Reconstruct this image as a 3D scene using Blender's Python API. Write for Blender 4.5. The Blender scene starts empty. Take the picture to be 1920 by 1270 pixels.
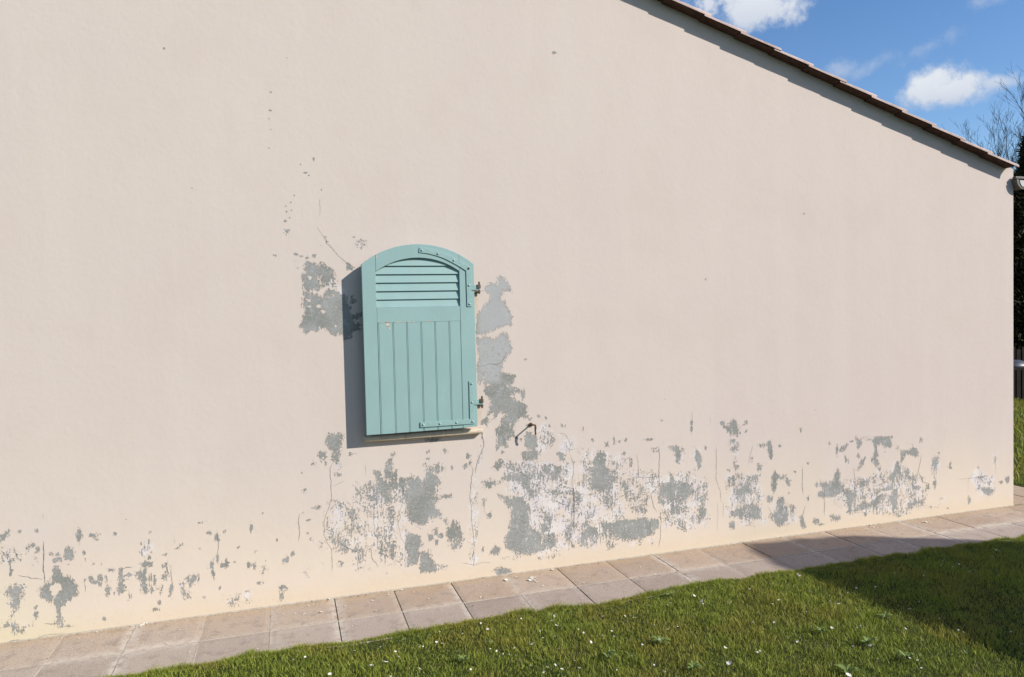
import bpy, bmesh, math, random
import numpy as np
from mathutils import Vector, Matrix, Euler

scene = bpy.context.scene
C = scene.collection
random.seed(7)
rng = np.random.default_rng(7)

# ------------------------------------------------------------------ camera
cd = bpy.data.cameras.new('camera')
cam = bpy.data.objects.new('camera', cd)
C.objects.link(cam)
cd.sensor_width = 36.0
cd.lens = 25.3125
cd.clip_end = 2000
right = Vector((0.954, -0.2990, -0.0236)); down = Vector((-0.0325, -0.0247, -0.9992)); fwd = Vector((0.2981, 0.9539, -0.0333))
fwd.normalize(); right = (right - fwd * right.dot(fwd)).normalized(); up = right.cross(fwd)
cam.matrix_world = Matrix(((right.x, up.x, -fwd.x, 0), (right.y, up.y, -fwd.y, -4.2117), (right.z, up.z, -fwd.z, 1.60), (0, 0, 0, 1)))
scene.camera = cam

# ------------------------------------------------------------------ light
SUN = Vector((0.107, -0.090, 0.0845)).normalized()
sd = bpy.data.lights.new('sun', 'SUN'); sd.energy = 4.7; sd.angle = math.radians(0.5); sd.color = (1.0, 0.955, 0.885)
sun = bpy.data.objects.new('sun', sd); C.objects.link(sun)
sun.rotation_euler = SUN.to_track_quat('Z', 'Y').to_euler()
EL = math.asin(SUN.z); AZ = math.atan2(SUN.x, SUN.y)

world = bpy.data.worlds.new('World'); scene.world = world; world.use_nodes = True
wn = world.node_tree.nodes; wl = world.node_tree.links; wn.clear()
def wnode(t, **k):
    n = wn.new(t)
    for a, b in k.items(): setattr(n, a, b)
    return n
def wmath(op, a, b=None, c=None, clamp=False):
    n = wnode('ShaderNodeMath', operation=op, use_clamp=clamp)
    for i, v in enumerate((a, b, c)):
        if v is None: continue
        if isinstance(v, (int, float)): n.inputs[i].default_value = v
        else: wl.new(v, n.inputs[i])
    return n.outputs[0]
sky = wnode('ShaderNodeTexSky', sky_type='NISHITA'); sky.sun_disc = False
sky.sun_elevation = EL; sky.sun_rotation = AZ; sky.altitude = 50; sky.air_density = 1.0; sky.dust_density = 0.25; sky.ozone_density = 2.2
hs = wnode('ShaderNodeHueSaturation'); hs.inputs['Hue'].default_value = .506; hs.inputs['Saturation'].default_value = 1.20; hs.inputs['Value'].default_value = 1.55; wl.new(sky.outputs[0], hs.inputs['Color'])
tc = wnode('ShaderNodeTexCoord')
nz = wnode('ShaderNodeTexNoise'); nz.inputs['Scale'].default_value = 34; nz.inputs['Detail'].default_value = 10; nz.inputs['Roughness'].default_value = 0.64
wl.new(tc.outputs['Generated'], nz.inputs['Vector'])
nz2 = wnode('ShaderNodeTexNoise'); nz2.inputs['Scale'].default_value = 7; nz2.inputs['Detail'].default_value = 6; nz2.inputs['Roughness'].default_value = 0.6
wl.new(tc.outputs['Generated'], nz2.inputs['Vector'])
def dotc(v):
    n = wnode('ShaderNodeVectorMath', operation='DOT_PRODUCT'); wl.new(tc.outputs['Generated'], n.inputs[0]); n.inputs[1].default_value = tuple(v)
    return n.outputs['Value']
total = None; shade = None
#         direction                   ru     rv    tilt  density noise
CLOUDS = [((0.5560, 0.7500, 0.3600), .060, .026, -.05, 1.00, 1.0),
          ((0.5350, 0.7560, 0.3780), .070, .026, 0.0, 1.00, 1.2),
          ((0.7180, 0.6500, 0.2480), .034, .026, 0.25, 1.15, 0.7),
          ((0.7330, 0.6360, 0.2440), .046, .022, 0.05, 1.15, 0.75),
          ((0.7560, 0.6080, 0.2440), .034, .012, -.05, .75, 0.9),
          ((0.6430, 0.7120, 0.2820), .026, .013, 0.25, .42, 1.6),
          ((0.6680, 0.6880, 0.2840), .034, .009, 0.30, .30, 1.8),
          ((0.7050, 0.6470, 0.2920), .034, .009, 0.35, .26, 1.9),
          ((0.7480, 0.5780, 0.3300), .060, .012, 0.1, .45, 1.5),
          ((-.3, 0.9, 0.5), .30, .10, 0.1, 1.0, 1.6), ((0.9, 0.2, 0.4), .25, .09, 0.0, 1.0, 1.6),
          ((0.3, -0.9, 0.45), .35, .12, 0.0, 1.0, 1.6), ((-.9, -.3, 0.4), .30, .10, 0.0, 1.0, 1.6)]
for dr, ru, rv, tilt, dens, na in CLOUDS:
    Cc = Vector(dr).normalized(); U = Cc.cross(Vector((0, 0, 1))).normalized(); V = U.cross(Cc)
    U, V = U * math.cos(tilt) + V * math.sin(tilt), V * math.cos(tilt) - U * math.sin(tilt)
    u = wmath('MULTIPLY', dotc(U), 1 / ru); v = wmath('MULTIPLY', dotc(V), 1 / rv)
    r = wmath('SQRT', wmath('ADD', wmath('MULTIPLY', u, u), wmath('MULTIPLY', v, v)))
    r = wmath('ADD', r, wmath('MULTIPLY', wmath('SUBTRACT', nz.outputs['Fac'], .5), na * 2.3))
    mr = wnode('ShaderNodeMapRange', interpolation_type='SMOOTHSTEP'); wl.new(r, mr.inputs[0])
    mr.inputs[1].default_value = 1.2; mr.inputs[2].default_value = .35 if dens > .6 else -.3; mr.inputs[3].default_value = 0; mr.inputs[4].default_value = dens
    m = wmath('MULTIPLY', mr.outputs[0], wmath('GREATER_THAN', dotc(Cc), .2))
    sh = wmath('MULTIPLY', wmath('MULTIPLY_ADD', v, .5, .5, clamp=True), m)
    total = m if total is None else wmath('MAXIMUM', total, m)
    shade = sh if shade is None else wmath('MAXIMUM', shade, sh)
total = wmath('MINIMUM', total, .96)
cr = wnode('ShaderNodeMix', data_type='RGBA'); wl.new(shade, cr.inputs[0])
cr.inputs[6].default_value = (5.9, 6.5, 7.6, 1); cr.inputs[7].default_value = (8.3, 8.6, 9.0, 1)
mx = wnode('ShaderNodeMix', data_type='RGBA'); wl.new(total, mx.inputs[0]); wl.new(hs.outputs[0], mx.inputs[6]); wl.new(cr.outputs[2], mx.inputs[7])
bg = wnode('ShaderNodeBackground'); bg.inputs[1].default_value = 0.080; wl.new(mx.outputs[2], bg.inputs[0])
wo = wnode('ShaderNodeOutputWorld'); wl.new(bg.outputs[0], wo.inputs[0])
scene.view_settings.view_transform = 'Standard'; scene.view_settings.look = 'None'
scene.view_settings.gamma = 1; scene.view_settings.use_curve_mapping = False
scene.view_settings.exposure = 0.33

# ------------------------------------------------------------------ helpers
class NT:
    """small wrapper to write node materials briefly"""
    def __init__(s, name, rough=.8, spec=.3):
        s.m = bpy.data.materials.new(name); s.m.use_nodes = True; s.t = s.m.node_tree; s.n = s.t.nodes; s.l = s.t.links
        s.b = s.n['Principled BSDF']; s.b.inputs['Roughness'].default_value = rough; s.b.inputs['Specular IOR Level'].default_value = spec
        s.co = s.n.new('ShaderNodeTexCoord').outputs['Object']
    def put(s, v, sock):
        if isinstance(v, (int, float)): sock.default_value = v
        elif isinstance(v, (tuple, list)): sock.default_value = (*v, 1) if len(v) == 3 and sock.type == 'RGBA' else v
        else: s.l.new(v, sock)
    def math(s, op, a, b=None, c=None, clamp=False):
        n = s.n.new('ShaderNodeMath'); n.operation = op; n.use_clamp = clamp
        for i, v in enumerate((a, b, c)):
            if v is not None: s.put(v, n.inputs[i])
        return n.outputs[0]
    def noise(s, scale, detail=4, rough=.55, dist=0, stretch=None, off=None):
        n = s.n.new('ShaderNodeTexNoise'); n.inputs['Scale'].default_value = scale; n.inputs['Detail'].default_value = detail
        n.inputs['Roughness'].default_value = rough; n.inputs['Distortion'].default_value = dist
        v = s.co
        if stretch or off:
            mp = s.n.new('ShaderNodeMapping'); s.l.new(v, mp.inputs[0])
            if stretch: mp.inputs['Scale'].default_value = stretch
            if off: mp.inputs['Location'].default_value = off
            v = mp.outputs[0]
        s.l.new(v, n.inputs['Vector']); return n.outputs['Fac']
    def attr(s, name, out='Fac'):
        n = s.n.new('ShaderNodeAttribute'); n.attribute_name = name; return n.outputs[out]
    def ramp(s, v, a, b, c=0, d=1, smooth=True):
        n = s.n.new('ShaderNodeMapRange'); n.interpolation_type = 'SMOOTHSTEP' if smooth else 'LINEAR'
        s.put(v, n.inputs[0])
        for i, q in enumerate((a, b, c, d)): s.put(q, n.inputs[i + 1])
        return n.outputs[0]
    def mix(s, f, a, b, mode='MIX'):
        n = s.n.new('ShaderNodeMix'); n.data_type = 'RGBA'; n.blend_type = mode; s.put(f, n.inputs[0])
        for v, i in ((a, 6), (b, 7)): s.put(v, n.inputs[i])
        return n.outputs[2]
    def xyz(s):
        n = s.n.new('ShaderNodeSeparateXYZ'); s.l.new(s.co, n.inputs[0]); return n.outputs
    def color(s, v): s.put(v, s.b.inputs['Base Color'])
    def bump(s, h, strength=.5, dist=.005):
        n = s.n.new('ShaderNodeBump'); n.inputs['Strength'].default_value = strength; n.inputs['Distance'].default_value = dist
        s.put(h, n.inputs['Height']); s.l.new(n.outputs[0], s.b.inputs['Normal'])

def obj(name, mesh_or_bm, mats=None, parent=None, smooth=False):
    if isinstance(mesh_or_bm, bmesh.types.BMesh):
        bmesh.ops.recalc_face_normals(mesh_or_bm, faces=mesh_or_bm.faces)
        me = bpy.data.meshes.new(name); mesh_or_bm.to_mesh(me); mesh_or_bm.free()
    else: me = mesh_or_bm
    if mats is not None:
        for m in (mats if isinstance(mats, (list, tuple)) else [mats]): me.materials.append(m)
    if smooth:
        me.polygons.foreach_set('use_smooth', [True] * len(me.polygons))
    o = bpy.data.objects.new(name, me); C.objects.link(o)
    if parent: o.parent = parent
    return o
def tag(o, label=None, cat=None, group=None, kind=None):
    if label: o['label'] = label
    if cat: o['category'] = cat
    if group: o['group'] = group
    if kind: o['kind'] = kind
    return o
def empty(name, loc=(0, 0, 0), rz=0):
    o = bpy.data.objects.new(name, None); C.objects.link(o); o.location = loc; o.rotation_euler = (0, 0, rz); o.empty_display_size = .1
    return o
def np_mesh(name, verts, faces, smooth=False):
    """faces: (n,3) or (n,4) array"""
    me = bpy.data.meshes.new(name); verts = np.asarray(verts, dtype=np.float32); faces = np.asarray(faces, dtype=np.int32)
    me.vertices.add(len(verts)); me.vertices.foreach_set('co', verts.ravel())
    k = faces.shape[1]; me.loops.add(faces.size); me.loops.foreach_set('vertex_index', faces.ravel())
    me.polygons.add(len(faces)); me.polygons.foreach_set('loop_start', np.arange(0, faces.size, k, dtype=np.int32))
    if smooth: me.polygons.foreach_set('use_smooth', np.ones(len(faces), dtype=bool))
    me.update(calc_edges=True); return me
def box(bm, x0, x1, y0, y1, z0, z1, bev=0, mat=0):
    vs = [bm.verts.new((x, y, z)) for x in (x0, x1) for y in (y0, y1) for z in (z0, z1)]
    fs = [bm.faces.new([vs[i] for i in q]) for q in ((0, 1, 3, 2), (4, 6, 7, 5), (0, 4, 5, 1), (2, 3, 7, 6), (0, 2, 6, 4), (1, 5, 7, 3))]
    for f in fs: f.material_index = mat
    if bev:
        es = {e for f in fs for e in f.edges}
        bmesh.ops.recalc_face_normals(bm, faces=fs)
        r = bmesh.ops.bevel(bm, geom=list(es), offset=bev, segments=2, affect='EDGES', profile=.6)
        for f in r['faces']: f.material_index = mat
def prism(bm, pts, y0, y1, bev=0, yfun=None):
    """extrude an x,z outline from y0 (front) to y1 (back)"""
    f0 = [bm.verts.new((x, (yfun(z) if yfun else y0), z)) for x, z in pts]
    f1 = [bm.verts.new((x, (yfun(z) + (y1 - y0) if yfun else y1), z)) for x, z in pts]
    n = len(pts); fs = [bm.faces.new(f0), bm.faces.new(f1[::-1])]
    fs += [bm.faces.new((f0[i], f1[i], f1[(i + 1) % n], f0[(i + 1) % n])) for i in range(n)]
    bmesh.ops.recalc_face_normals(bm, faces=fs)
    if bev: bmesh.ops.bevel(bm, geom=list(fs[0].edges), offset=bev, segments=2, affect='EDGES', profile=.6)
def tube(bm, pts, rad, seg=8, cap=True):
    pts = [Vector(p) for p in pts]; rad = rad if isinstance(rad, (list, tuple)) else [rad] * len(pts)
    rings = []; prev = None
    for i, p in enumerate(pts):
        t = (pts[min(i + 1, len(pts) - 1)] - pts[max(i - 1, 0)]).normalized()
        a = t.orthogonal().normalized() if prev is None else (prev - t * prev.dot(t)).normalized()
        prev = a; b = t.cross(a)
        rings.append([bm.verts.new(p + (a * math.cos(2 * math.pi * k / seg) + b * math.sin(2 * math.pi * k / seg)) * rad[i]) for k in range(seg)])
    for r0, r1 in zip(rings, rings[1:]):
        for k in range(seg): bm.faces.new((r0[k], r0[(k + 1) % seg], r1[(k + 1) % seg], r1[k]))
    if cap: bm.faces.new(rings[0][::-1]); bm.faces.new(rings[-1])
def dome(bm, c, r, h, axis='-y', seg=12, rings=4):
    c = Vector(c); rows = []
    for i in range(rings):
        a = i / rings * math.pi / 2
        rows.append([bm.verts.new(c + Vector((r * math.cos(a) * math.cos(2 * math.pi * k / seg), -h * math.sin(a), r * math.cos(a) * math.sin(2 * math.pi * k / seg)))) for k in range(seg)])
    top = bm.verts.new(c + Vector((0, -h, 0)))
    for r0, r1 in zip(rows, rows[1:]):
        for k in range(seg): bm.faces.new((r0[k], r0[(k + 1) % seg], r1[(k + 1) % seg], r1[k]))
    for k in range(seg): bm.faces.new((rows[-1][k], rows[-1][(k + 1) % seg], top))

# ------------------------------------------------------------------ materials
def render_material():
    s = NT('painted_render', .92, .15)
    x, y, z = s.xyz()
    peel = s.attr('peel'); dens = s.attr('pits'); chalk = s.attr('chalk'); tone = s.attr('tone')
    nl = s.noise(.55, 3, .5); nm = s.noise(2.4, 5, .55); streak = s.noise(1.9, 6, .65, dist=.3, stretch=(2.6, 1, .30)); nf = s.noise(300, 3, .6)
    base = s.mix(s.ramp(nl, .35, .65), PAINT_A, PAINT_B)
    xm = s.ramp(x, -1.5, 4.5); base = s.mix(s.math('MULTIPLY', xm, .55), base, PAINT_C)
    base = s.mix(s.ramp(streak, .40, .70, 0, .35), base, PAINT_D)
    base = s.mix(s.ramp(nm, .48, .68, 0, .38), base, PAINT_E)
    # cream under-coat showing along the foot of the wall
    zz = s.math('ADD', z, s.math('MULTIPLY', s.math('SUBTRACT', s.noise(2.2, 5, .6, stretch=(1, 1, .5)), .5), .9))
    cream = s.ramp(zz, .80, .02)
    base = s.mix(s.math('MULTIPLY', cream, .8), base, CREAM)
    foot = s.ramp(s.math('ADD', z, s.math('MULTIPLY', s.math('SUBTRACT', s.noise(9, 4, .6), .5), .14)), .13, .01)
    base = s.mix(s.math('MULTIPLY', foot, .85), base, FOOT)
    gl = s.ramp(s.math('ADD', x, s.math('MULTIPLY', z, .9)), -.75, -1.5)  # yellow-green lens tint at lower left, put into the wall colour
    base = s.mix(s.math('MULTIPLY', s.math('MULTIPLY', gl, cream), .35), base, (.56, .53, .32))
    # rust-brown splash next to paving
    sp = s.math('MULTIPLY', s.ramp(s.noise(45, 5, .7), .60, .68), s.ramp(z, .14, .0))
    base = s.mix(s.math('MULTIPLY', sp, .45), base, (.36, .27, .19))
    # chalky primer
    ncA = s.noise(14, 6, .65, off=(3, 1, 7)); ncB = s.noise(120, 4, .7, off=(1, 5, 2))
    cm = s.math('ADD', s.math('MULTIPLY', chalk, .80), s.math('ADD', s.math('MULTIPLY', s.math('SUBTRACT', ncA, .5), 2.4), s.math('MULTIPLY', s.math('SUBTRACT', ncB, .5), 1.5)))
    cm = s.math('MULTIPLY', s.ramp(cm, .22, .62), s.ramp(chalk, .0, .30))
    col = s.mix(s.math('MULTIPLY', cm, .60), base, s.mix(s.ramp(s.noise(5, 3, .5), .4, .6), (.66, .64, .64), (.60, .58, .63)))
    # peeled cement: hard-edged patches + small pits
    def vor(scale, st, off):
        n = s.n.new('ShaderNodeTexVoronoi'); n.feature = 'F1'; n.inputs['Scale'].default_value = scale
        mp = s.n.new('ShaderNodeMapping'); s.l.new(s.co, mp.inputs[0]); mp.inputs['Scale'].default_value = st; mp.inputs['Location'].default_value = off
        s.l.new(mp.outputs[0], n.inputs['Vector']); sp_c = s.n.new('ShaderNodeSeparateColor'); s.l.new(n.outputs['Color'], sp_c.inputs[0]); return sp_c.outputs[0]
    v1 = vor(85, (1.25, 1, .75), (1, 0, 2)); v2 = vor(170, (1.3, 1, .7), (4, 0, 3)); vv = s.math('ADD', s.math('MULTIPLY', s.math('SUBTRACT', v1, .5), .30), s.math('MULTIPLY', s.math('SUBTRACT', v2, .5), .30))
    vst = s.noise(55, 5, .7, stretch=(1.3, 1, .16), off=(6, 0, 1))
    ne = s.noise(38, 8, .68, dist=.4); ne2 = s.noise(150, 4, .7)
    pv = s.math('ADD', peel, s.math('ADD', s.math('MULTIPLY', s.math('SUBTRACT', ne, .5), 2.3), s.math('MULTIPLY', s.math('SUBTRACT', ne2, .5), .9)))
    pv = s.math('ADD', pv, s.math('ADD', vv, s.math('MULTIPLY', s.math('SUBTRACT', vst, .5), s.ramp(z, .85, 1.0, 2.0, .7))))
    m1 = s.ramp(pv, -.02, .03)
    np1 = s.noise(95, 6, .66, dist=.7, off=(9, 2, 4), stretch=(1.15, 1, .8)); np2 = s.noise(11, 5, .6, off=(5, 5, 5))
    pd = s.math('ADD', s.math('MULTIPLY', dens, .50), s.math('ADD', s.math('MULTIPLY', s.math('SUBTRACT', np1, .5), 1.15), s.math('MULTIPLY', s.math('SUBTRACT', np2, .5), .95)))
    pd = s.math('ADD', pd, s.math('ADD', s.math('MULTIPLY', vv, .32), s.math('MULTIPLY', s.math('SUBTRACT', vst, .5), .75)))
    m2 = s.math('MULTIPLY', s.ramp(pd, .215, .25), s.ramp(dens, .03, .12))
    m = s.math('MAXIMUM', m1, m2)
    ng = s.noise(6, 5, .6, off=(2, 8, 1)); ngf = s.noise(70, 5, .7)
    grey = s.mix(s.ramp(ng, .32, .68), GREY_A, GREY_B)
    grey = s.mix(s.math('MULTIPLY', tone, .75), grey, GREY_L)
    grey = s.mix(s.ramp(ngf, .45, .72, 0, .55), grey, (.40, .405, .42)); grey = s.mix(s.ramp(s.noise(16, 6, .7, off=(7, 7, 7)), .52, .68, 0, .6), grey, (.42, .42, .43))
    grey = s.mix(s.math('MULTIPLY', s.ramp(ncB, .54, .64), s.math('MULTIPLY', chalk, .6)), grey, (.55, .55, .56))
    col = s.mix(m, col, grey)
    for hz in (1.735, 1.055):
        rr = s.math('MULTIPLY', s.ramp(s.math('ABSOLUTE', s.math('SUBTRACT', x, 1.093)), .026, .004), s.math('MULTIPLY', s.ramp(z, hz - .20, hz - .02), s.ramp(z, hz + .05, hz + .0)))
        col = s.mix(s.math('MULTIPLY', rr, s.ramp(s.noise(60, 4, .6), .35, .6, .12, .42)), col, (.50, .33, .16))
    # dirt flecks all over
    fl = s.math('MULTIPLY', s.ramp(s.noise(26, 2, .4, off=(4, 0, 4)), .765, .79), s.ramp(z, 2.2, .2, .15, 1))
    col = s.mix(fl, col, (.33, .31, .28))
    s.color(s.mix(s.ramp(nf, .3, .7, 0, .10), col, (.45, .40, .36)))
    h = s.math('ADD', s.math('MULTIPLY', m, -1.5), s.math('ADD', s.math('MULTIPLY', s.noise(150, 5, .7), .55), s.math('ADD', s.math('MULTIPLY', cm, -.15), s.math('MULTIPLY', s.noise(9, 4, .5), 1.0))))
    h = s.math('ADD', h, s.math('MULTIPLY', s.noise(34, 4, .6, off=(1, 1, 1)), .8)); s.bump(h, .42, .0026)
    b1 = [n for n in s.n if n.type == 'BUMP'][0]; b2 = s.n.new('ShaderNodeBump'); b2.inputs['Strength'].default_value = .5; b2.inputs['Distance'].default_value = .0035
    s.l.new(s.math('SUBTRACT', 1.0, m), b2.inputs['Height']); s.l.new(b2.outputs[0], b1.inputs['Normal'])
    return s.m
PAINT_A = (.574, .493, .427); PAINT_B = (.560, .479, .426); PAINT_C = (.572, .477, .437); PAINT_D = (.600, .520, .458); PAINT_E = (.542, .454, .396)
CREAM = (.628, .530, .422); FOOT = (.605, .500, .370)
GREY_A = (.190, .194, .172); GREY_B = (.275, .277, .262); GREY_L = (.395, .395, .392)
M_wall = render_material()

def simple(name, col, rough=.7, spec=.3, var=.12, scale=30, bump=.0, metal=0, col2=None):
    s = NT(name, rough, spec); n = s.noise(scale, 5, .6)
    c2 = col2 or tuple(c * (1 - var * 2) for c in col)
    s.color(s.mix(s.ramp(n, .35, .7), col, c2)); s.b.inputs['Metallic'].default_value = metal
    if bump: s.bump(s.noise(scale * 4, 4, .6), bump, .002)
    return s.m
def paint_wood():
    s = NT('green_shutter_paint', .52, .35)
    n = s.noise(3, 4, .5); g = s.noise(30, 5, .6, stretch=(4, 4, .35)); f = s.noise(90, 3, .6)
    c = s.mix(s.ramp(n, .35, .65), TEAL_A, TEAL_B)
    c = s.mix(s.ramp(g, .45, .75, 0, .25), c, TEAL_C)
    c = s.mix(s.ramp(s.noise(42, 4, .6, off=(3, 3, 3)), .735, .76, 0, .75), c, (.19, .25, .23))
    x, y, z = s.xyz()
    c = s.mix(s.ramp(s.noise(7, 6, .65, stretch=(1.6, 1, .5), off=(8, 0, 2)), .42, .68, 0, .5), c, (.245, .355, .335))
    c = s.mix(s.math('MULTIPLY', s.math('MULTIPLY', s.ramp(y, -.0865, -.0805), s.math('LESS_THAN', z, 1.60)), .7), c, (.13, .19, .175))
    rust = s.math('MULTIPLY', s.ramp(s.math('ABSOLUTE', s.math('SUBTRACT', x, 1.030)), .010, .0), s.math('MULTIPLY', s.ramp(z, 1.80, 1.872), s.math('LESS_THAN', z, 1.876)))
    c = s.mix(s.math('MULTIPLY', rust, .45), c, (.36, .27, .14))
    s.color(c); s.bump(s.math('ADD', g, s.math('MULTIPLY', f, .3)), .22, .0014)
    return s.m
TEAL_A = (.262, .392, .376); TEAL_B = (.240, .368, .354); TEAL_C = (.298, .424, .405)
M_teal = paint_wood()
M_barewood = simple('bare_wood', (.62, .52, .40), .9, .1, .25, 90)
M_iron = simple('painted_strap', (.265, .400, .380), .45, .4, .06, 40)
M_bolt = simple('bolt_paint', (.33, .44, .42), .35, .5, .15, 80)
M_rust = simple('rusty_iron', (.060, .055, .030), .8, .3, .2, 120, .5, col2=(.16, .085, .03))
M_darkiron = simple('dark_hinge_iron', (.05, .06, .055), .6, .3, .2, 120, .3, col2=(.15, .09, .05))
M_crack = simple('crack', (.17, .165, .16), 1, .0, .1, 30)
M_sill = simple('sill_stone', (.60, .50, .385), .85, .2, .09, 25, .3)
M_verge = simple('verge_tile', (.60, .45, .40), .9, .15, .14, 9, .6, col2=(.44, .33, .29))
M_under_shade = simple('tile_underside_shade', (.105, .060, .048), .95, .1, .2, 25, .4)  # dark copy of the tile colour: shade under the overhang painted in
M_gutter = simple('gutter_plastic', (.46, .45, .42), .5, .4, .05, 20)
M_gutterdark = simple('gutter_collar', (.12, .105, .09), .55, .4, .1, 20)
M_greymetal = simple('grey_metal', (.085, .088, .095), .45, .5, .1, 30, metal=.4)
M_bracket = simple('pale_bracket', (.55, .53, .49), .6, .3, .05, 30)

# ------------------------------------------------------------------ the house
GX, RX, RZ, LX = 5.435, -2.6, 5.205, -10.6      # right corner, ridge x, ridge z, left corner
SL = 0.3225                                       # roof fall
def roof_z(x): return 2.617 + SL * (5.391 - x) if x >= RX else 2.617 + SL * (5.391 - RX) - SL * (RX - x)
DEPTH = 9.0
house = empty('gable_house', (5.435, 0, 0))
tag(house, 'pale pink rendered gable house with flaking paint, green shutter and sloping tiled roof edge', 'house')
def hp(o): o.parent = house; o.location = (-5.435, 0, 0); return o

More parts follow.
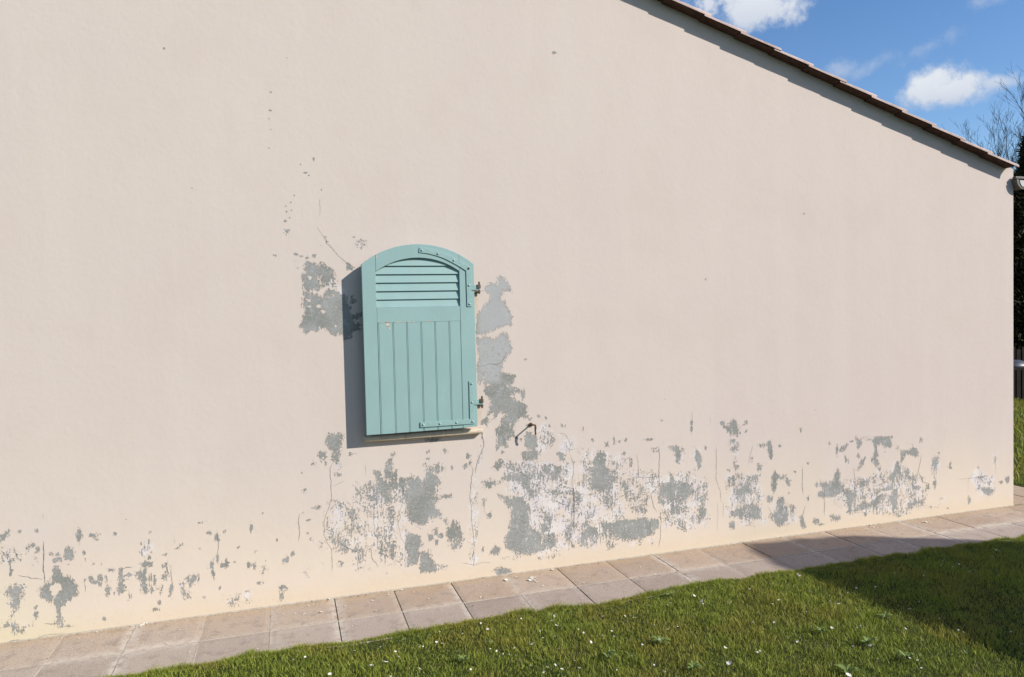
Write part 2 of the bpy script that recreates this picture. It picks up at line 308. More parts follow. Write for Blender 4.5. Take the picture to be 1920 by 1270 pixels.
# flaking marks on the wall, in wall-plane millimetres: kind, strength, outline
#   g bare cement, s pitted, w chalky primer, h paint island, l paler cement, c crack, e small chip (x,z,rx,rz)
MARKS = """
g 1 126,1918,150,1908,168,1915,177,1889,206,1915,210,1894,233,1879,253,1873,250,1855,217,1863,209,1848,186,1856,166,1837,180,1822,197,1785,179,1770,128,1765,98,1768,98,1848,108,1851,124,1869,107,1874,110,1900
h 1 118,1843,146,1840,143,1822,123,1827
g 1 198,1827,232,1845,252,1837,243,1806,276,1800,265,1787,230,1795,202,1785,213,1806
s 0.5 242,1858,273,1858,296,1784,336,1742,295,1763,235,1806
w 0.6 232,1858,278,1858,311,1784,336,1731,285,1763,214,1775
g 1 229,1764,265,1758,269,1742,233,1730,210,1733
g 1 100,1747,147,1739,205,1717,233,1717,264,1735,274,1748,300,1742,328,1721,334,1689,357,1662,343,1631,363,1604,367,1569,403,1563,407,1534,371,1529,355,1519,357,1495,318,1483,303,1521,272,1511,232,1523,207,1550,192,1556,151,1531,129,1549,101,1524,96,1553,74,1564,83,1584,99,1626,100,1657,86,1678,94,1714,105,1729
h 1 161,1676,183,1684,189,1665,170,1666
h 1 190,1655,216,1639,199,1627,185,1640
h 1 103,1720,132,1714,129,1690,114,1702
h 1 110,1678,132,1673,124,1663
h 1 269,1667,283,1665,276,1658
h 1 263,1565,272,1553,266,1547
h 1 235,1554,243,1551,238,1543
g 1 361,1725,374,1704,355,1688
g 1 373,1611,408,1628,402,1616,381,1601,362,1594
e 1 70,1964,9,5
e 1 89,1954,5,3
e 1 119,1941,9,6
e 1 156,1958,10,6
e 1 66,1927,5,6
e 1 68,1887,3,3
e 1 221,2062,3,5
e 1 232,2035,4,5
e 1 199,2014,3,2
e 1 388,2067,3,3
c 1 213,2077,232,2035,271,1983,301,1947,341,1915
g 1 323,1926,346,1915,365,1899,363,1876,348,1883,345,1902
s 0.35 391,2026,423,2047,454,2037,453,2016,427,1994,396,2005
s 0.3 390,1915,420,1936,419,1910,393,1902
g 1 1244,1827,1281,1813,1300,1795,1317,1745,1271,1759,1256,1724,1241,1711,1245,1679,1268,1679,1295,1625,1309,1615,1312,1539,1237,1527,1180,1502,1097,1487,1099,1584,1119,1628,1157,1663,1189,1685,1191,1729,1149,1743,1155,1770,1192,1783,1234,1778
g 1 1096,1463,1207,1452,1235,1474,1283,1490,1286,1454,1313,1395,1298,1364,1269,1329,1240,1285,1239,1249,1286,1233,1328,1222,1303,1174,1284,1166,1256,1190,1274,1162,1312,1155,1349,1126,1292,1097,1310,1083,1395,1041,1402,959,1360,971,1326,936,1306,901,1314,855,1266,832,1260,787,1228,807,1204,778,1215,836,1197,891,1240,924,1246,969,1270,995,1210,1012,1199,972,1185,964,1196,1013,1153,993,1173,1037,1174,1090,1134,1129,1135,1164,1172,1180,1135,1178,1137,1245,1103,1193,1092,1283,1116,1344,1099,1398
h 1 1281,941,1299,931,1289,904
h 1 1268,927,1276,917,1270,908
l 1 1106,1841,1329,1840,1316,1318,1249,1266,1228,1186,1089,1194
g 1 1373,1129,1392,1105,1381,1074,1372,1093
e 1 1129,957,20,11
e 1 1109,949,7,7
e 1 1403,913,6,7
e 1 1412,949,6,7
e 1 1426,953,6,5
e 1 1397,1322,6,3
e 1 1139,967,11,9
e 1 1354,825,5,7
e 1 1328,841,5,8
e 1 1238,760,5,7
c 2 1110,1291,1166,1302,1226,1293,1252,1320,1279,1364
e 1 -41,2855,7,4
e 1 -47,2755,8,6
e 1 176,2498,6,12
e 1 131,2420,12,6
e 1 146,2406,6,4
e 1 19,2232,5,4
e 1 46,2254,5,4
e 1 21,2202,5,5
e 1 12,2150,8,7
e 1 37,2168,6,4
e 1 387,2066,5,4
e 1 -50,1955,5,4
e 1 -61,2549,4,3
e 1 -46,2651,4,3
e 1 -56,2709,4,3
e 1 50,3049,4,3
e 1 65,2292,4,5
e 1 213,2327,3,8
e 1 105,2466,4,5
e 1 48,2210,4,4
g 1 31,2143,40,2117,21,2083,8,2091,18,2122
c 1 178,2129,232,2031,306,1943,346,1916
c 1 198,2290,203,2228,194,2176
w 0.45 190,2290,215,2291,207,2197,187,2197
w 0.35 5,2244,34,2245,32,2184,8,2183
w 0.35 157,2511,183,2507,175,2470,153,2480
g 1 209,940,268,940,283,931,279,879,266,858,232,843,211,862,195,894
s 0.6 223,839,274,844,271,766,253,715,221,762
g 1 156,841,186,842,187,816,168,805,151,815
g 1 172,796,192,790,187,771
e 1 326,821,10,7
e 1 125,778,10,7
e 1 566,793,7,12
e 1 776,795,5,7
e 1 775,755,7,5
e 1 881,798,9,7
e 1 1019,750,8,7
e 1 920,685,7,7
e 1 65,631,7,10
e 1 885,518,18,7
e 1 776,287,8,20
e 1 816,248,5,16
e 1 813,315,7,18
e 1 1143,380,11,11
e 1 1099,171,5,8
e 1 1138,956,10,15
e 1 1114,944,9,8
e 1 76,386,4,4
e 1 56,734,3,3
e 1 840,289,13,9
e 1 1004,694,9,9
e 1 1034,710,6,7
e 1 -11,280,7,9
e 1 82,463,8,4
e 1 842,690,18,20
e 1 248,707,12,12
e 1 354,820,3,3
g 1 112,525,134,535,159,540,157,528,125,517
c 2 230,787,212,745,213,658,210,562,192,512,169,445,167,375,182,321,206,283,206,152
c 2 217,647,251,654,285,667
c 1.5 192,512,222,526,252,549,289,528,325,437,309,315
c 2 232,315,299,281,349,248,350,133
s 0.35 223,552,282,555,340,497,326,339,299,290,248,287,190,320,167,393,169,462
h2 1 225,491,272,499,291,431,259,356,217,378,207,441
w 0.4 173,566,341,549,389,421,384,244,214,265,158,376
s 0.5 224,334,300,316,385,280,392,243,332,233,264,241,231,289
s 0.3 331,480,399,464,390,155,329,127,323,216
w 0.4 336,655,517,638,565,473,618,468,609,127,503,140,436,238,332,251,333,550
s 0.5 343,602,396,650,465,643,518,656,513,496,444,521,367,538,342,567
c 1.5 451,520,447,432,447,326
c 2 428,283,430,212,468,145
s 0.45 91,354,166,358,172,279,122,285
s 0.4 116,216,149,221,147,160,118,159
s 0.4 237,201,266,193,266,166,236,170
s 0.35 395,190,416,160,415,125,393,128
s 0.4 462,252,488,232,469,180
w 0.6 45,199,82,194,80,125,47,129
c 1 61,188,72,131
g 1 462,705,489,712,492,685,474,660
g 1 529,735,552,764,560,732,553,671,535,654,519,700
g 1 553,671,590,703,592,623,569,616,548,644
s 0.55 483,659,624,655,731,655,840,645,847,571,836,500,808,466,871,405,796,385,722,330,705,368,634,394,628,485,566,509,513,496,481,606
g 1 632,628,678,668,703,603,720,565,748,608,768,678,822,646,848,608,802,576,791,504,816,447,862,415,769,397,741,364,679,398,653,437,647,519,639,573
s 0.4 751,725,842,708,877,641,840,627,750,671
w 0.5 741,681,805,675,802,576,739,609
g 1 593,658,624,655,626,574,600,604
s 0.6 522,495,575,508,581,400,553,340,522,353
s 0.6 507,292,595,290,594,246,567,222,556,169,539,180,523,236
g 1 632,313,712,295,729,238,701,224,708,150,644,131,638,213
g 1 709,195,764,202,781,150,803,111,797,75,715,81,712,141
s 0.55 807,119,881,105,862,85,806,83
s 0.4 834,427,888,384,887,330,852,388
w 0.85 609,594,635,592,637,114,604,118,594,398
c 1.5 631,610,620,521,586,417,596,326,626,251,626,115
g 1 911,345,925,371,943,346,965,293,974,255,932,260,885,247,881,294
s 0.6 881,294,974,274,972,191,902,190
w 0.4 870,386,888,384,902,181,883,183
c 3 1108,889,1120,805,1095,751,1069,680,1064,643
c 2 1033,710,1050,663,1040,627,1027,517,1034,406,1040,275,1041,71
w 0.7 1026,646,1073,642,1068,86,1012,93
w 0.6 1108,889,1136,850,1123,712,1083,660,1074,679
c 1.5 965,104,1040,85,1107,95,1154,85
g 1 1163,32,1202,41,1269,28,1269,9,1191,5
c 3 34,507,28,443,31,391,24,353
c 1 408,763,407,684
s 0.5 1098,483,1126,470,1124,406,1100,408
w 0.5 1093,492,1131,479,1124,396,1095,399
g 1 1388,859,1457,845,1465,778,1415,754,1387,803
g 1 1365,739,1415,758,1475,739,1463,693,1374,700
s 0.5 1488,880,1509,936,1548,876,1577,817,1556,771,1495,766,1466,806
w 0.8 1488,880,1509,936,1549,905,1577,817,1555,761,1464,731
s 0.4 1267,709,1374,700,1473,683,1491,586,1467,436,1424,308,1388,444,1312,565,1264,607
s 0.6 1091,594,1158,598,1196,575,1255,626,1313,621,1411,584,1449,514,1447,438,1398,434,1370,522,1293,585,1215,564,1156,542,1109,556
g 1 1255,612,1313,621,1401,585,1409,499,1380,521,1342,571,1264,583
g 1 1203,500,1261,476,1359,461,1397,405,1395,320,1413,271,1482,225,1471,159,1500,127,1440,115,1390,107,1311,131,1253,157,1235,216,1275,267,1288,398,1251,449
g 1 1474,293,1514,283,1528,239,1482,225
s 0.65 1482,225,1584,242,1592,135,1540,113,1490,138
g 1 1176,185,1205,163,1194,127,1146,142
s 0.4 1184,118,1300,94,1399,87,1601,76,1600,62,1399,73,1203,97
g 0.9 1169,671,1218,704,1237,693,1207,649
g 1 1605,719,1656,706,1645,678,1614,680
g 1 1563,656,1623,622,1612,585,1572,607
g 0.9 1492,653,1532,630,1531,602,1502,614
c 1.5 1314,658,1353,627,1411,574
c 1 1568,426,1679,376
c 2 1631,506,1702,490,1701,200
c 1.5 1516,355,1544,256,1522,211,1552,169
w 0.65 1218,704,1513,679,1716,662,1704,102,1449,85,1301,104,1290,454,1253,533
g 1 747,885,847,873,837,858,782,862
c 1.5 1610,849,1645,841,1680,791,1699,732
w 0.8 1609,834,1722,826,1720,730,1637,717,1613,767
g 0.9 1607,715,1647,707,1636,674,1611,686
g 1 1560,657,1595,635,1620,642,1614,595,1588,583
c 2 1683,714,1702,635,1694,501,1704,481,1703,200
c 3 1703,200,1646,197,1626,238
c 2 1703,200,1770,197
c 1.5 1706,331,1773,319,1835,288
c 1.5 1570,436,1620,397,1681,381
s 0.4 1551,495,1694,496,1745,477,1742,351,1691,347,1590,415,1508,366
g 1 1719,479,1740,458,1738,371,1722,382
g 1 1832,653,1886,712,1928,684,1927,616,1947,565,1934,449,1891,453,1872,523,1841,575
s 0.65 1811,626,2011,589,1999,492,1944,418,1891,443,1808,471
s 0.45 1860,446,1987,424,1953,358,1900,374
c 2.5 1849,437,1900,383,1964,357
w 0.5 1741,748,2078,672,2073,445,2006,314,1855,251,1732,342
s 0.3 1735,478,1860,466,1857,329,1773,338
s 0.4 1752,301,1877,288,1874,132,1759,164
c 1.5 2143,677,2158,626,2156,517
c 3 2311,713,2310,463,2247,398,2268,306,2289,274
c 2 2102,517,2140,518,2217,516,2305,508
c 1 2211,512,2207,332
c 1 2074,485,2078,425,2247,393
c 1 2078,425,2029,410,2007,387
c 1 1741,743,1679,738,1638,746
c 1 1735,729,1760,698
c 1 1775,668,1790,642,1822,639
s 0.6 2231,699,2297,699,2317,673,2264,677
s 0.35 2119,570,2317,552,2316,482,2184,524
g 0.9 2387,702,2449,697,2471,640,2464,590,2442,602,2432,673
w 0.6 2443,703,2505,678,2503,566,2430,573
s 0.75 2574,683,2614,659,2624,556,2600,527,2584,600
w 0.8 2557,704,2632,678,2623,515,2566,531
w 0.8 2003,688,2035,685,2032,538,2005,540
s 0.5 2013,677,2029,676,2027,578,2017,579
s 0.55 2293,464,2383,486,2496,476,2564,439,2563,357,2493,324,2458,266,2390,273,2291,334
g 1 2395,515,2428,472,2425,412,2405,343,2379,285,2401,252,2458,246,2459,286,2391,334,2383,476
s 0.4 2564,439,2680,428,2690,345,2665,224,2606,158,2538,237,2563,337
s 0.75 2608,281,2666,265,2659,214,2606,158,2601,231
s 0.6 2403,333,2470,285,2469,245,2424,250
s 0.55 2424,229,2503,221,2501,129,2433,147
s 0.45 2159,397,2231,390,2229,330,2169,336
s 0.35 2010,530,2227,510,2222,251,2070,307
w 0.55 2076,583,2681,500,2687,119,2332,158,2291,364,2182,435,2096,502
w 0.6 1492,558,2010,510,2069,248,1852,75,1543,170
g 1 1897,237,2004,245,2102,244,2200,248,2210,192,2198,123,2110,114,2067,149,1949,182,1896,188
s 0.6 1876,249,2222,251,2311,231,2315,160,2220,111,2088,106,1896,158
s 0.85 1782,240,1855,241,1875,200,1869,152,1791,171,1760,194
s 0.5 1638,275,1689,279,1706,112,1675,106,1625,161
s 0.4 1916,127,2001,97,1979,80,1915,68
c 2 1877,288,1884,101
c 2.5 2312,282,2316,180,2298,41
w 0.5 2045,111,2275,104,2263,56,2109,74
c 1.5 2559,460,2563,388,2539,299
c 2 2743,685,2739,464,2767,379,2778,295
c 1.5 2796,293,2788,190
c 1 2751,298,2745,91
c 1.5 2481,274,2479,132
c 1 2561,937,2558,765
c 1 2699,888,2696,816
c 1 2426,381,2402,292
g 0.95 2804,809,2851,816,2876,845,2923,801,2910,739,2850,754
e 1 2558,877,5,9
e 1 2557,851,6,9
e 1 2557,806,6,14
e 1 1477,965,8,6
e 1 1636,897,10,9
e 1 2334,881,11,5
e 1 1940,747,8,12
e 1 1838,790,7,6
e 1 2074,771,6,6
e 1 2024,768,11,8
e 1 1988,772,4,15
e 1 2056,684,9,8
e 1 2093,641,11,12
e 1 2104,611,5,16
e 1 2983,822,10,8
e 1 2792,830,17,8
e 1 2965,810,6,4
e 1 3109,653,22,9
e 1 3251,640,6,5
e 1 3317,382,15,17
e 1 1523,947,5,8
e 1 1545,896,8,5
e 1 2661,671,5,10
e 1 2232,761,20,4
e 1 1774,856,4,10
e 1 1649,534,8,8
e 1 1519,641,14,8
e 1 1531,612,5,13
e 1 3375,449,8,5
e 1 2841,506,8,8
e 1 2980,763,5,5
e 1 3322,301,5,4
e 1 3088,451,5,4
g 0.9 2850,713,2892,715,2885,684,2855,692
s 0.7 2837,677,2909,662,2914,625,2860,629
g 1 2885,534,2919,531,2900,506
c 1.5 3030,668,3010,586,2991,525
g 1 3152,680,3177,678,3189,613,3175,556,3164,605,3152,616
s 0.85 3064,534,3107,520,3100,473,3070,486
w 0.7 3053,593,3016,585,2991,535,3028,542
w 0.5 2838,724,2921,707,2932,592,2918,500,2882,503
s 0.55 2822,467,2918,474,3088,453,3061,308,2988,326,2868,317,2857,391
s 0.65 2842,226,3036,279,3097,220,3095,136,2986,148,2842,184
w 0.6 2810,478,3100,452,3132,111,2985,106,2817,166
g 1 3186,423,3211,463,3230,419,3216,357,3203,321,3185,370
s 0.5 3230,430,3362,450,3324,427,3261,406
g 0.95 3147,289,3184,286,3178,255,3147,258
g 0.9 3234,270,3272,277,3277,223,3314,177,3307,113,3244,77,3207,124,3182,158,3220,186
w 0.6 3147,258,3321,240,3408,80,3256,76,3157,129
c 1.5 3146,226,3183,169
c 3 3334,228,3339,99
s 0.5 3334,217,3384,201,3377,84,3338,88
g 1 2835,144,2871,150,2876,108,2840,112
s 0.55 3021,102,3058,98,3039,53
e 1 3430,743,5,12
e 1 3488,499,6,8
e 1 3485,240,6,14
e 1 3676,627,6,8
e 1 4512,590,11,15
e 1 4231,633,7,7
e 1 4173,525,7,4
e 1 3561,338,10,10
e 1 3311,385,14,18
e 1 4685,478,11,3
e 1 4287,543,7,11
e 1 3739,578,9,23
e 1 3924,518,8,13
e 1 4072,320,11,15
e 1 4119,401,8,19
e 1 4125,352,8,19
e 1 4025,255,13,9
e 1 3842,120,13,17
e 1 3984,84,8,11
e 1 4788,370,9,20
e 1 4364,49,16,5
e 1 3595,50,17,5
e 1 4977,85,9,18
e 1 5372,212,17,18
e 1 5311,194,15,7
e 1 3863,625,12,5
e 1 4196,126,5,4
e 1 4572,225,11,15
e 1 4761,46,6,4
c 3 3439,481,3440,388,3440,280
g 0.9 3912,640,3950,632,3963,605,3924,566,3918,598
s 0.6 3905,651,3925,676,3931,660
s 0.5 3951,648,4055,640,4055,619,3963,626
g 1 4055,619,4081,638,4121,641,4213,623,4226,563,4173,562,4133,592,4100,584,4093,520,4099,467,4112,434,4092,425,4053,471,4067,491,4074,565
w 0.7 4055,640,4121,646,4127,592,4106,477,4067,491
g 1 3790,592,3828,605,3808,570,3770,567
g 1 3808,523,3827,510,3833,478,3810,480
g 1 3962,489,3988,497,3968,457,3942,416,3920,418
g 1 4320,513,4388,518,4429,537,4463,523,4474,468,4435,482,4374,503,4340,468,4326,437
s 0.5 4388,572,4457,556,4429,537
s 0.8 4601,447,4678,446,4685,385,4636,345,4608,391
w 0.6 4566,461,4706,449,4692,318,4635,202,4607,326
g 0.9 4632,290,4649,267,4642,201,4628,225
c 3 4511,481,4483,358,4441,253
c 3.5 4483,348,4524,267,4579,251,4586,218
g 1 4353,370,4387,378,4393,301,4359,326
g 1 3744,434,3762,401,3761,328,3774,274,3716,238,3628,246,3572,252,3579,282,3654,296,3705,343,3718,394
s 0.5 3579,355,3768,358,3909,303,3921,217,3704,239,3616,289
w 0.5 3580,376,3909,345,4091,243,4089,72,3829,100,3616,248
s 0.85 3806,276,3908,261,3921,217,3869,191,3855,140,3817,144,3818,207
c 2 3878,454,3890,389,3895,262
c 3 3623,309,3627,111
g 0.9 4293,440,4306,417,4285,354,4238,305,4198,330,4252,379,4265,421
g 0.9 4117,246,4184,267,4237,272,4237,240,4157,237
s 0.8 3933,174,4025,175,4091,201,4117,219,4318,200,4304,180,4143,185,4089,72,4050,119,3985,115,3933,100
g 0.95 4230,230,4284,246,4277,139,4263,65,4310,38,4290,30,4236,68,4230,122
s 0.8 4358,131,4481,140,4454,99,4412,71,4371,86
g 0.9 4414,256,4496,237,4489,216,4427,222
c 2 4524,246,4523,92
c 2 4265,356,4331,177,4359,196
s 0.6 4564,88,4676,71,4662,50,4578,59
s 0.3 3756,370,4292,321,4579,240,4536,69,4330,36,4089,62,3829,100,3805,229
w 0.5 3935,343,4306,460,4552,287,4550,68,4330,36,4063,65
g 0.9 3527,96,3576,91,3582,64,3539,69
s 0.6 3677,106,3766,112,3778,63,3689,52
c 2.5 3460,201,3435,121
g 0.95 3410,124,3435,132,3458,52,3428,50
w 0.8 4978,293,5066,341,5154,266,5244,246,5243,155,5184,81,5065,127,5007,200
s 0.7 5007,267,5154,260,5139,244,5022,249
s 0.75 5080,182,5184,172,5243,144,5198,91,5139,114,5051,173
c 1.5 5244,428,5247,269
c 1.5 4877,257,5007,256,5154,260
w 0.8 5214,442,5266,426,5259,336,5214,351
c 1 5172,162,5172,83
c 1 4971,271,4963,159
w 0.6 4677,132,4740,137,4733,104,4691,97
w 0.8 4525,70,4542,68,4542,24,4528,26
g 1 -1413,541,-1389,565,-1374,568,-1378,555,-1402,531,-1414,518
c 2.5 -1358,485,-1344,433,-1334,409
e 1 -1253,555,4,9
e 1 -1326,558,5,5
e 1 -1063,510,8,22
e 1 -1063,487,7,8
e 1 -1001,503,15,5
e 1 -986,484,6,11
e 1 -733,489,4,6
e 1 -894,493,8,5
e 1 -1276,479,12,7
e 1 -1253,454,6,15
e 1 -1296,463,6,9
e 1 -1371,413,8,7
e 1 -1374,364,6,16
e 1 -1191,423,6,7
e 1 -1046,414,5,7
e 1 -1168,392,16,7
e 1 -1117,365,5,6
e 1 -1043,375,3,5
e 1 -1003,350,3,6
e 1 -965,341,3,5
e 1 -922,307,13,6
e 1 -974,260,7,21
e 1 -1014,274,10,9
e 1 -1003,254,10,7
e 1 -947,261,3,15
e 1 -942,205,7,21
e 1 -743,229,5,21
e 1 -736,175,5,15
e 1 -718,235,4,19
e 1 -837,165,4,13
e 1 -841,144,3,8
e 1 -976,235,4,6
e 1 -700,102,4,10
e 1 -719,65,14,5
e 1 -961,52,8,5
e 1 -740,346,5,8
e 1 -776,377,4,13
e 1 -441,448,11,8
e 1 -364,452,5,5
e 1 -436,271,7,15
e 1 -365,272,18,14
e 1 -486,370,4,8
e 1 -400,138,5,8
e 1 -472,512,11,4
e 1 -221,453,5,18
e 1 -244,247,7,15
e 1 -210,244,5,15
e 1 -190,137,9,7
e 1 -45,251,9,12
e 1 -10,277,6,8
e 1 -93,368,4,6
e 1 -206,317,4,6
e 1 -428,219,5,25
e 1 -1270,124,8,13
e 1 -1043,269,3,4
e 1 -914,181,2,6
e 1 -475,100,4,4
e 1 -315,270,4,4
e 1 -1125,42,11,4
e 1 -1326,412,4,5
e 1 -1269,161,5,6
e 1 55,508,4,4
e 1 -160,528,4,4
e 1 -841,565,3,3
e 1 -1159,419,4,5
e 1 -660,358,7,4
e 1 -981,279,4,5
e 1 -294,352,5,4
s 0.8 -1270,419,-1251,417,-1252,389,-1268,386
c 4 -1222,496,-1230,373,-1225,326,-1230,280
c 3 -1344,337,-1290,316,-1236,299
s 0.35 -1416,469,-1300,473,-1311,392,-1404,404
w 0.4 -1416,487,-1300,473,-1311,392,-1419,406
g 1 -1127,424,-1114,446,-1098,426,-1095,411,-1108,385,-1123,401
g 1 -1186,348,-1170,355,-1167,323,-1152,302,-1131,299,-1092,276,-1085,242,-1087,200,-1111,190,-1128,173,-1153,149,-1163,122,-1156,75,-1161,48,-1181,60,-1175,124,-1185,163,-1208,185,-1232,197,-1243,208,-1250,246,-1229,275,-1188,284,-1192,303,-1179,320
h 1 -1201,262,-1173,272,-1149,260,-1154,233,-1175,217,-1184,200,-1203,216
c 4 -1237,73,-1205,62,-1177,69
s 0.6 -1417,260,-1377,300,-1323,284,-1316,255,-1325,220,-1336,148,-1361,124,-1384,127,-1389,192,-1380,227
s 0.85 -1432,71,-1408,99,-1385,105,-1362,97,-1347,62,-1303,88,-1296,64,-1333,33,-1360,32,-1386,64,-1417,78
c 2 -1435,-2,-1381,6,-1326,-3,-1239,9,-1143,7
g 1 -883,290,-872,303,-874,251,-867,193,-881,176,-890,196,-886,253
c 4 -876,306,-850,314,-821,309
s 0.6 -860,278,-834,293,-793,269,-802,251,-852,258
g 1 -797,274,-749,292,-763,270,-764,227,-753,168,-762,159,-774,180,-784,162,-782,220,-785,249
g 1 -778,320,-722,327,-724,308,-774,305
s 0.8 -675,302,-653,313,-645,298,-652,231,-665,218,-686,236,-668,262
s 0.7 -710,181,-679,191,-672,156,-694,131,-711,152
g 1 -650,163,-634,185,-638,123,-649,129
c 2 -630,305,-634,190
c 2 -1045,274,-1042,208
s 0.4 -778,420,-743,444,-709,436,-728,385,-746,368,-780,382
w 0.6 -778,439,-709,450,-713,345,-772,362
w 0.4 -1127,424,-1094,420,-1104,375,-1124,387
g 1 -603,384,-584,406,-571,405,-580,391,-598,381
c 1.5 -618,439,-610,409
s 0.5 -601,195,-551,227,-506,236,-508,183,-554,150,-533,98,-573,94,-598,136
g 1 -410,410,-401,434,-397,409
c 2 -400,463,-393,384,-400,325
g 1 -412,297,-397,330,-395,295,-406,285
c 1.5 -224,473,-224,418
s 0.4 -187,239,-158,256,-150,204,-171,137
s 0.6 128,209,148,217,146,166,122,169
g 1 -92,101,-59,102,-50,90,-79,84
g 0.9 -84,54,-70,68,-70,42,-85,24
s 0.2 -394,98,-228,105,-231,25,-351,23
c 1 -1218,647,-1218,610
e 1 -568,3047,6,7
e 1 1636,3212,14,10
e 1 3477,2256,7,6
e 1 2681,1804,5,4
e 1 -459,2317,4,3
c 1 1324,1763,1330,1747
"""
X0, X1, Z1, ST = -2.0, GX, 2.104, 0.008
nx = int(round((X1 - X0) / ST)); nzz = int(round(Z1 / ST))
gx = np.linspace(X0, X1, nx + 1); gz = np.linspace(0, Z1, nzz + 1)
XX, ZZ = np.meshgrid(gx, gz)                     # rows = z
peel = np.full(XX.shape, -1.0); pits = np.zeros(XX.shape); chalk = np.zeros(XX.shape); tone = np.zeros(XX.shape)
def sdf(P, px, pz):
    d = np.full(px.shape, 1e9); inside = np.zeros(px.shape, dtype=bool); n = len(P)
    for i in range(n):
        ax, az = P[i]; bx, bz = P[(i + 1) % n]; ex, ez = bx - ax, bz - az; L = ex * ex + ez * ez + 1e-12
        t = np.clip(((px - ax) * ex + (pz - az) * ez) / L, 0, 1)
        d = np.minimum(d, (px - ax - t * ex) ** 2 + (pz - az - t * ez) ** 2)
        c = ((az > pz) != (bz > pz)) & (px < (bx - ax) * (pz - az) / (bz - az + 1e-12) + ax)
        inside ^= c
    d = np.sqrt(d); return np.where(inside, -d, d)
def window(x0, x1, z0, z1, pad):
    i0 = max(0, int((x0 - pad - X0) / ST)); i1 = min(nx + 1, int((x1 + pad - X0) / ST) + 2)
    j0 = max(0, int((z0 - pad) / ST)); j1 = min(nzz + 1, int((z1 + pad) / ST) + 2)
    return (slice(j0, j1), slice(i0, i1))
cracks = []; high = []
def sm(t): t = np.clip(t, 0, 1); return t * t * (3 - 2 * t)
for line in MARKS.strip().splitlines():
    k, par, nums = line.split(); par = float(par); q = [int(v) / 1000 for v in nums.split(',')]
    if k == 'e':
        cx, cz, rx, rz = q
        if cz > Z1 - .03: high.append((cx, cz, rx, rz)); continue
        w = window(cx, cx, cz, cz, max(rx, rz) * 3)
        if XX[w].size == 0: continue
        rr = np.sqrt(((XX[w] - cx) / (rx + .0015)) ** 2 + ((ZZ[w] - cz) / (rz + .0015)) ** 2)
        peel[w] = np.maximum(peel[w], np.clip((1.08 - rr) * .42, -1, .35)); continue
    P = [(q[i], q[i + 1]) for i in range(0, len(q), 2)]
    if k == 'c': cracks.append((par, P)); continue
    xs = [p[0] for p in P]; zs = [p[1] for p in P]
    w = window(min(xs), max(xs), min(zs), max(zs), .06)
    if XX[w].size == 0: continue
    s_ = sdf(P, XX[w], ZZ[w])
    size = min(max(xs) - min(xs), max(zs) - min(zs))
    if k == 'g':
        unit = .03 if size > .06 else .016
        peel[w] = np.maximum(peel[w], np.clip(-s_ / unit, -1, .95 if min(zs) > .95 else .34) * (1 if par >= 1 else .75))
        pits[w] = np.maximum(pits[w], .42 * sm(1 - s_ / .02))
    elif k == 'h': peel[w] = np.minimum(peel[w], np.clip(s_ / .015, -1, 1)); pits[w] *= sm(s_ / .01)
    elif k == 'h2': pits[w] *= .35 + .65 * sm(s_ / .02)
    elif k == 's': pits[w] = np.maximum(pits[w], par * sm((.022 - s_) / .05)); chalk[w] = np.maximum(chalk[w], .40 * sm((.04 - s_) / .09))
    elif k == 'w': chalk[w] = np.maximum(chalk[w], par * sm((.045 - s_) / .10)); pits[w] = np.maximum(pits[w], .27 * sm((.03 - s_) / .08))
    elif k == 'l': tone[w] = np.maximum(tone[w], sm((.03 - s_) / .06))
V = [np.stack([XX.ravel(), np.zeros(XX.size), ZZ.ravel()], 1)]
jj, ii = np.meshgrid(np.arange(nzz), np.arange(nx), indexing='ij'); a = (jj * (nx + 1) + ii).ravel()
F = np.stack([a, a + 1, a + nx + 2, a + nx + 1], 1)
nv = XX.size
extra_v = []; extra_f = []; extra_m = []
def quad(pts, m=0):
    b = nv + len(extra_v); extra_v.extend(pts); extra_f.append([b, b + 1, b + 2, b + 3]); extra_m.append(m)
top = lambda x: roof_z(x) + .035
quad([(X0, 0, Z1), (GX, 0, Z1), (GX, 0, top(GX)), (X0, 0, top(X0))])
quad([(RX, 0, 0), (X0, 0, 0), (X0, 0, top(X0)), (RX, 0, top(RX))])
quad([(LX, 0, 0), (RX, 0, 0), (RX, 0, top(RX)), (LX, 0, top(LX))])
quad([(GX, 0, 0), (GX, DEPTH, 0), (GX, DEPTH, top(GX)), (GX, 0, top(GX))])          # eave wall
quad([(LX, DEPTH, 0), (LX, 0, 0), (LX, 0, top(LX)), (LX, DEPTH, top(LX))])
quad([(GX, DEPTH, 0), (RX, DEPTH, 0), (RX, DEPTH, top(RX)), (GX, DEPTH, top(GX))])
quad([(RX, DEPTH, 0), (LX, DEPTH, 0), (LX, DEPTH, top(LX)), (RX, DEPTH, top(RX))])
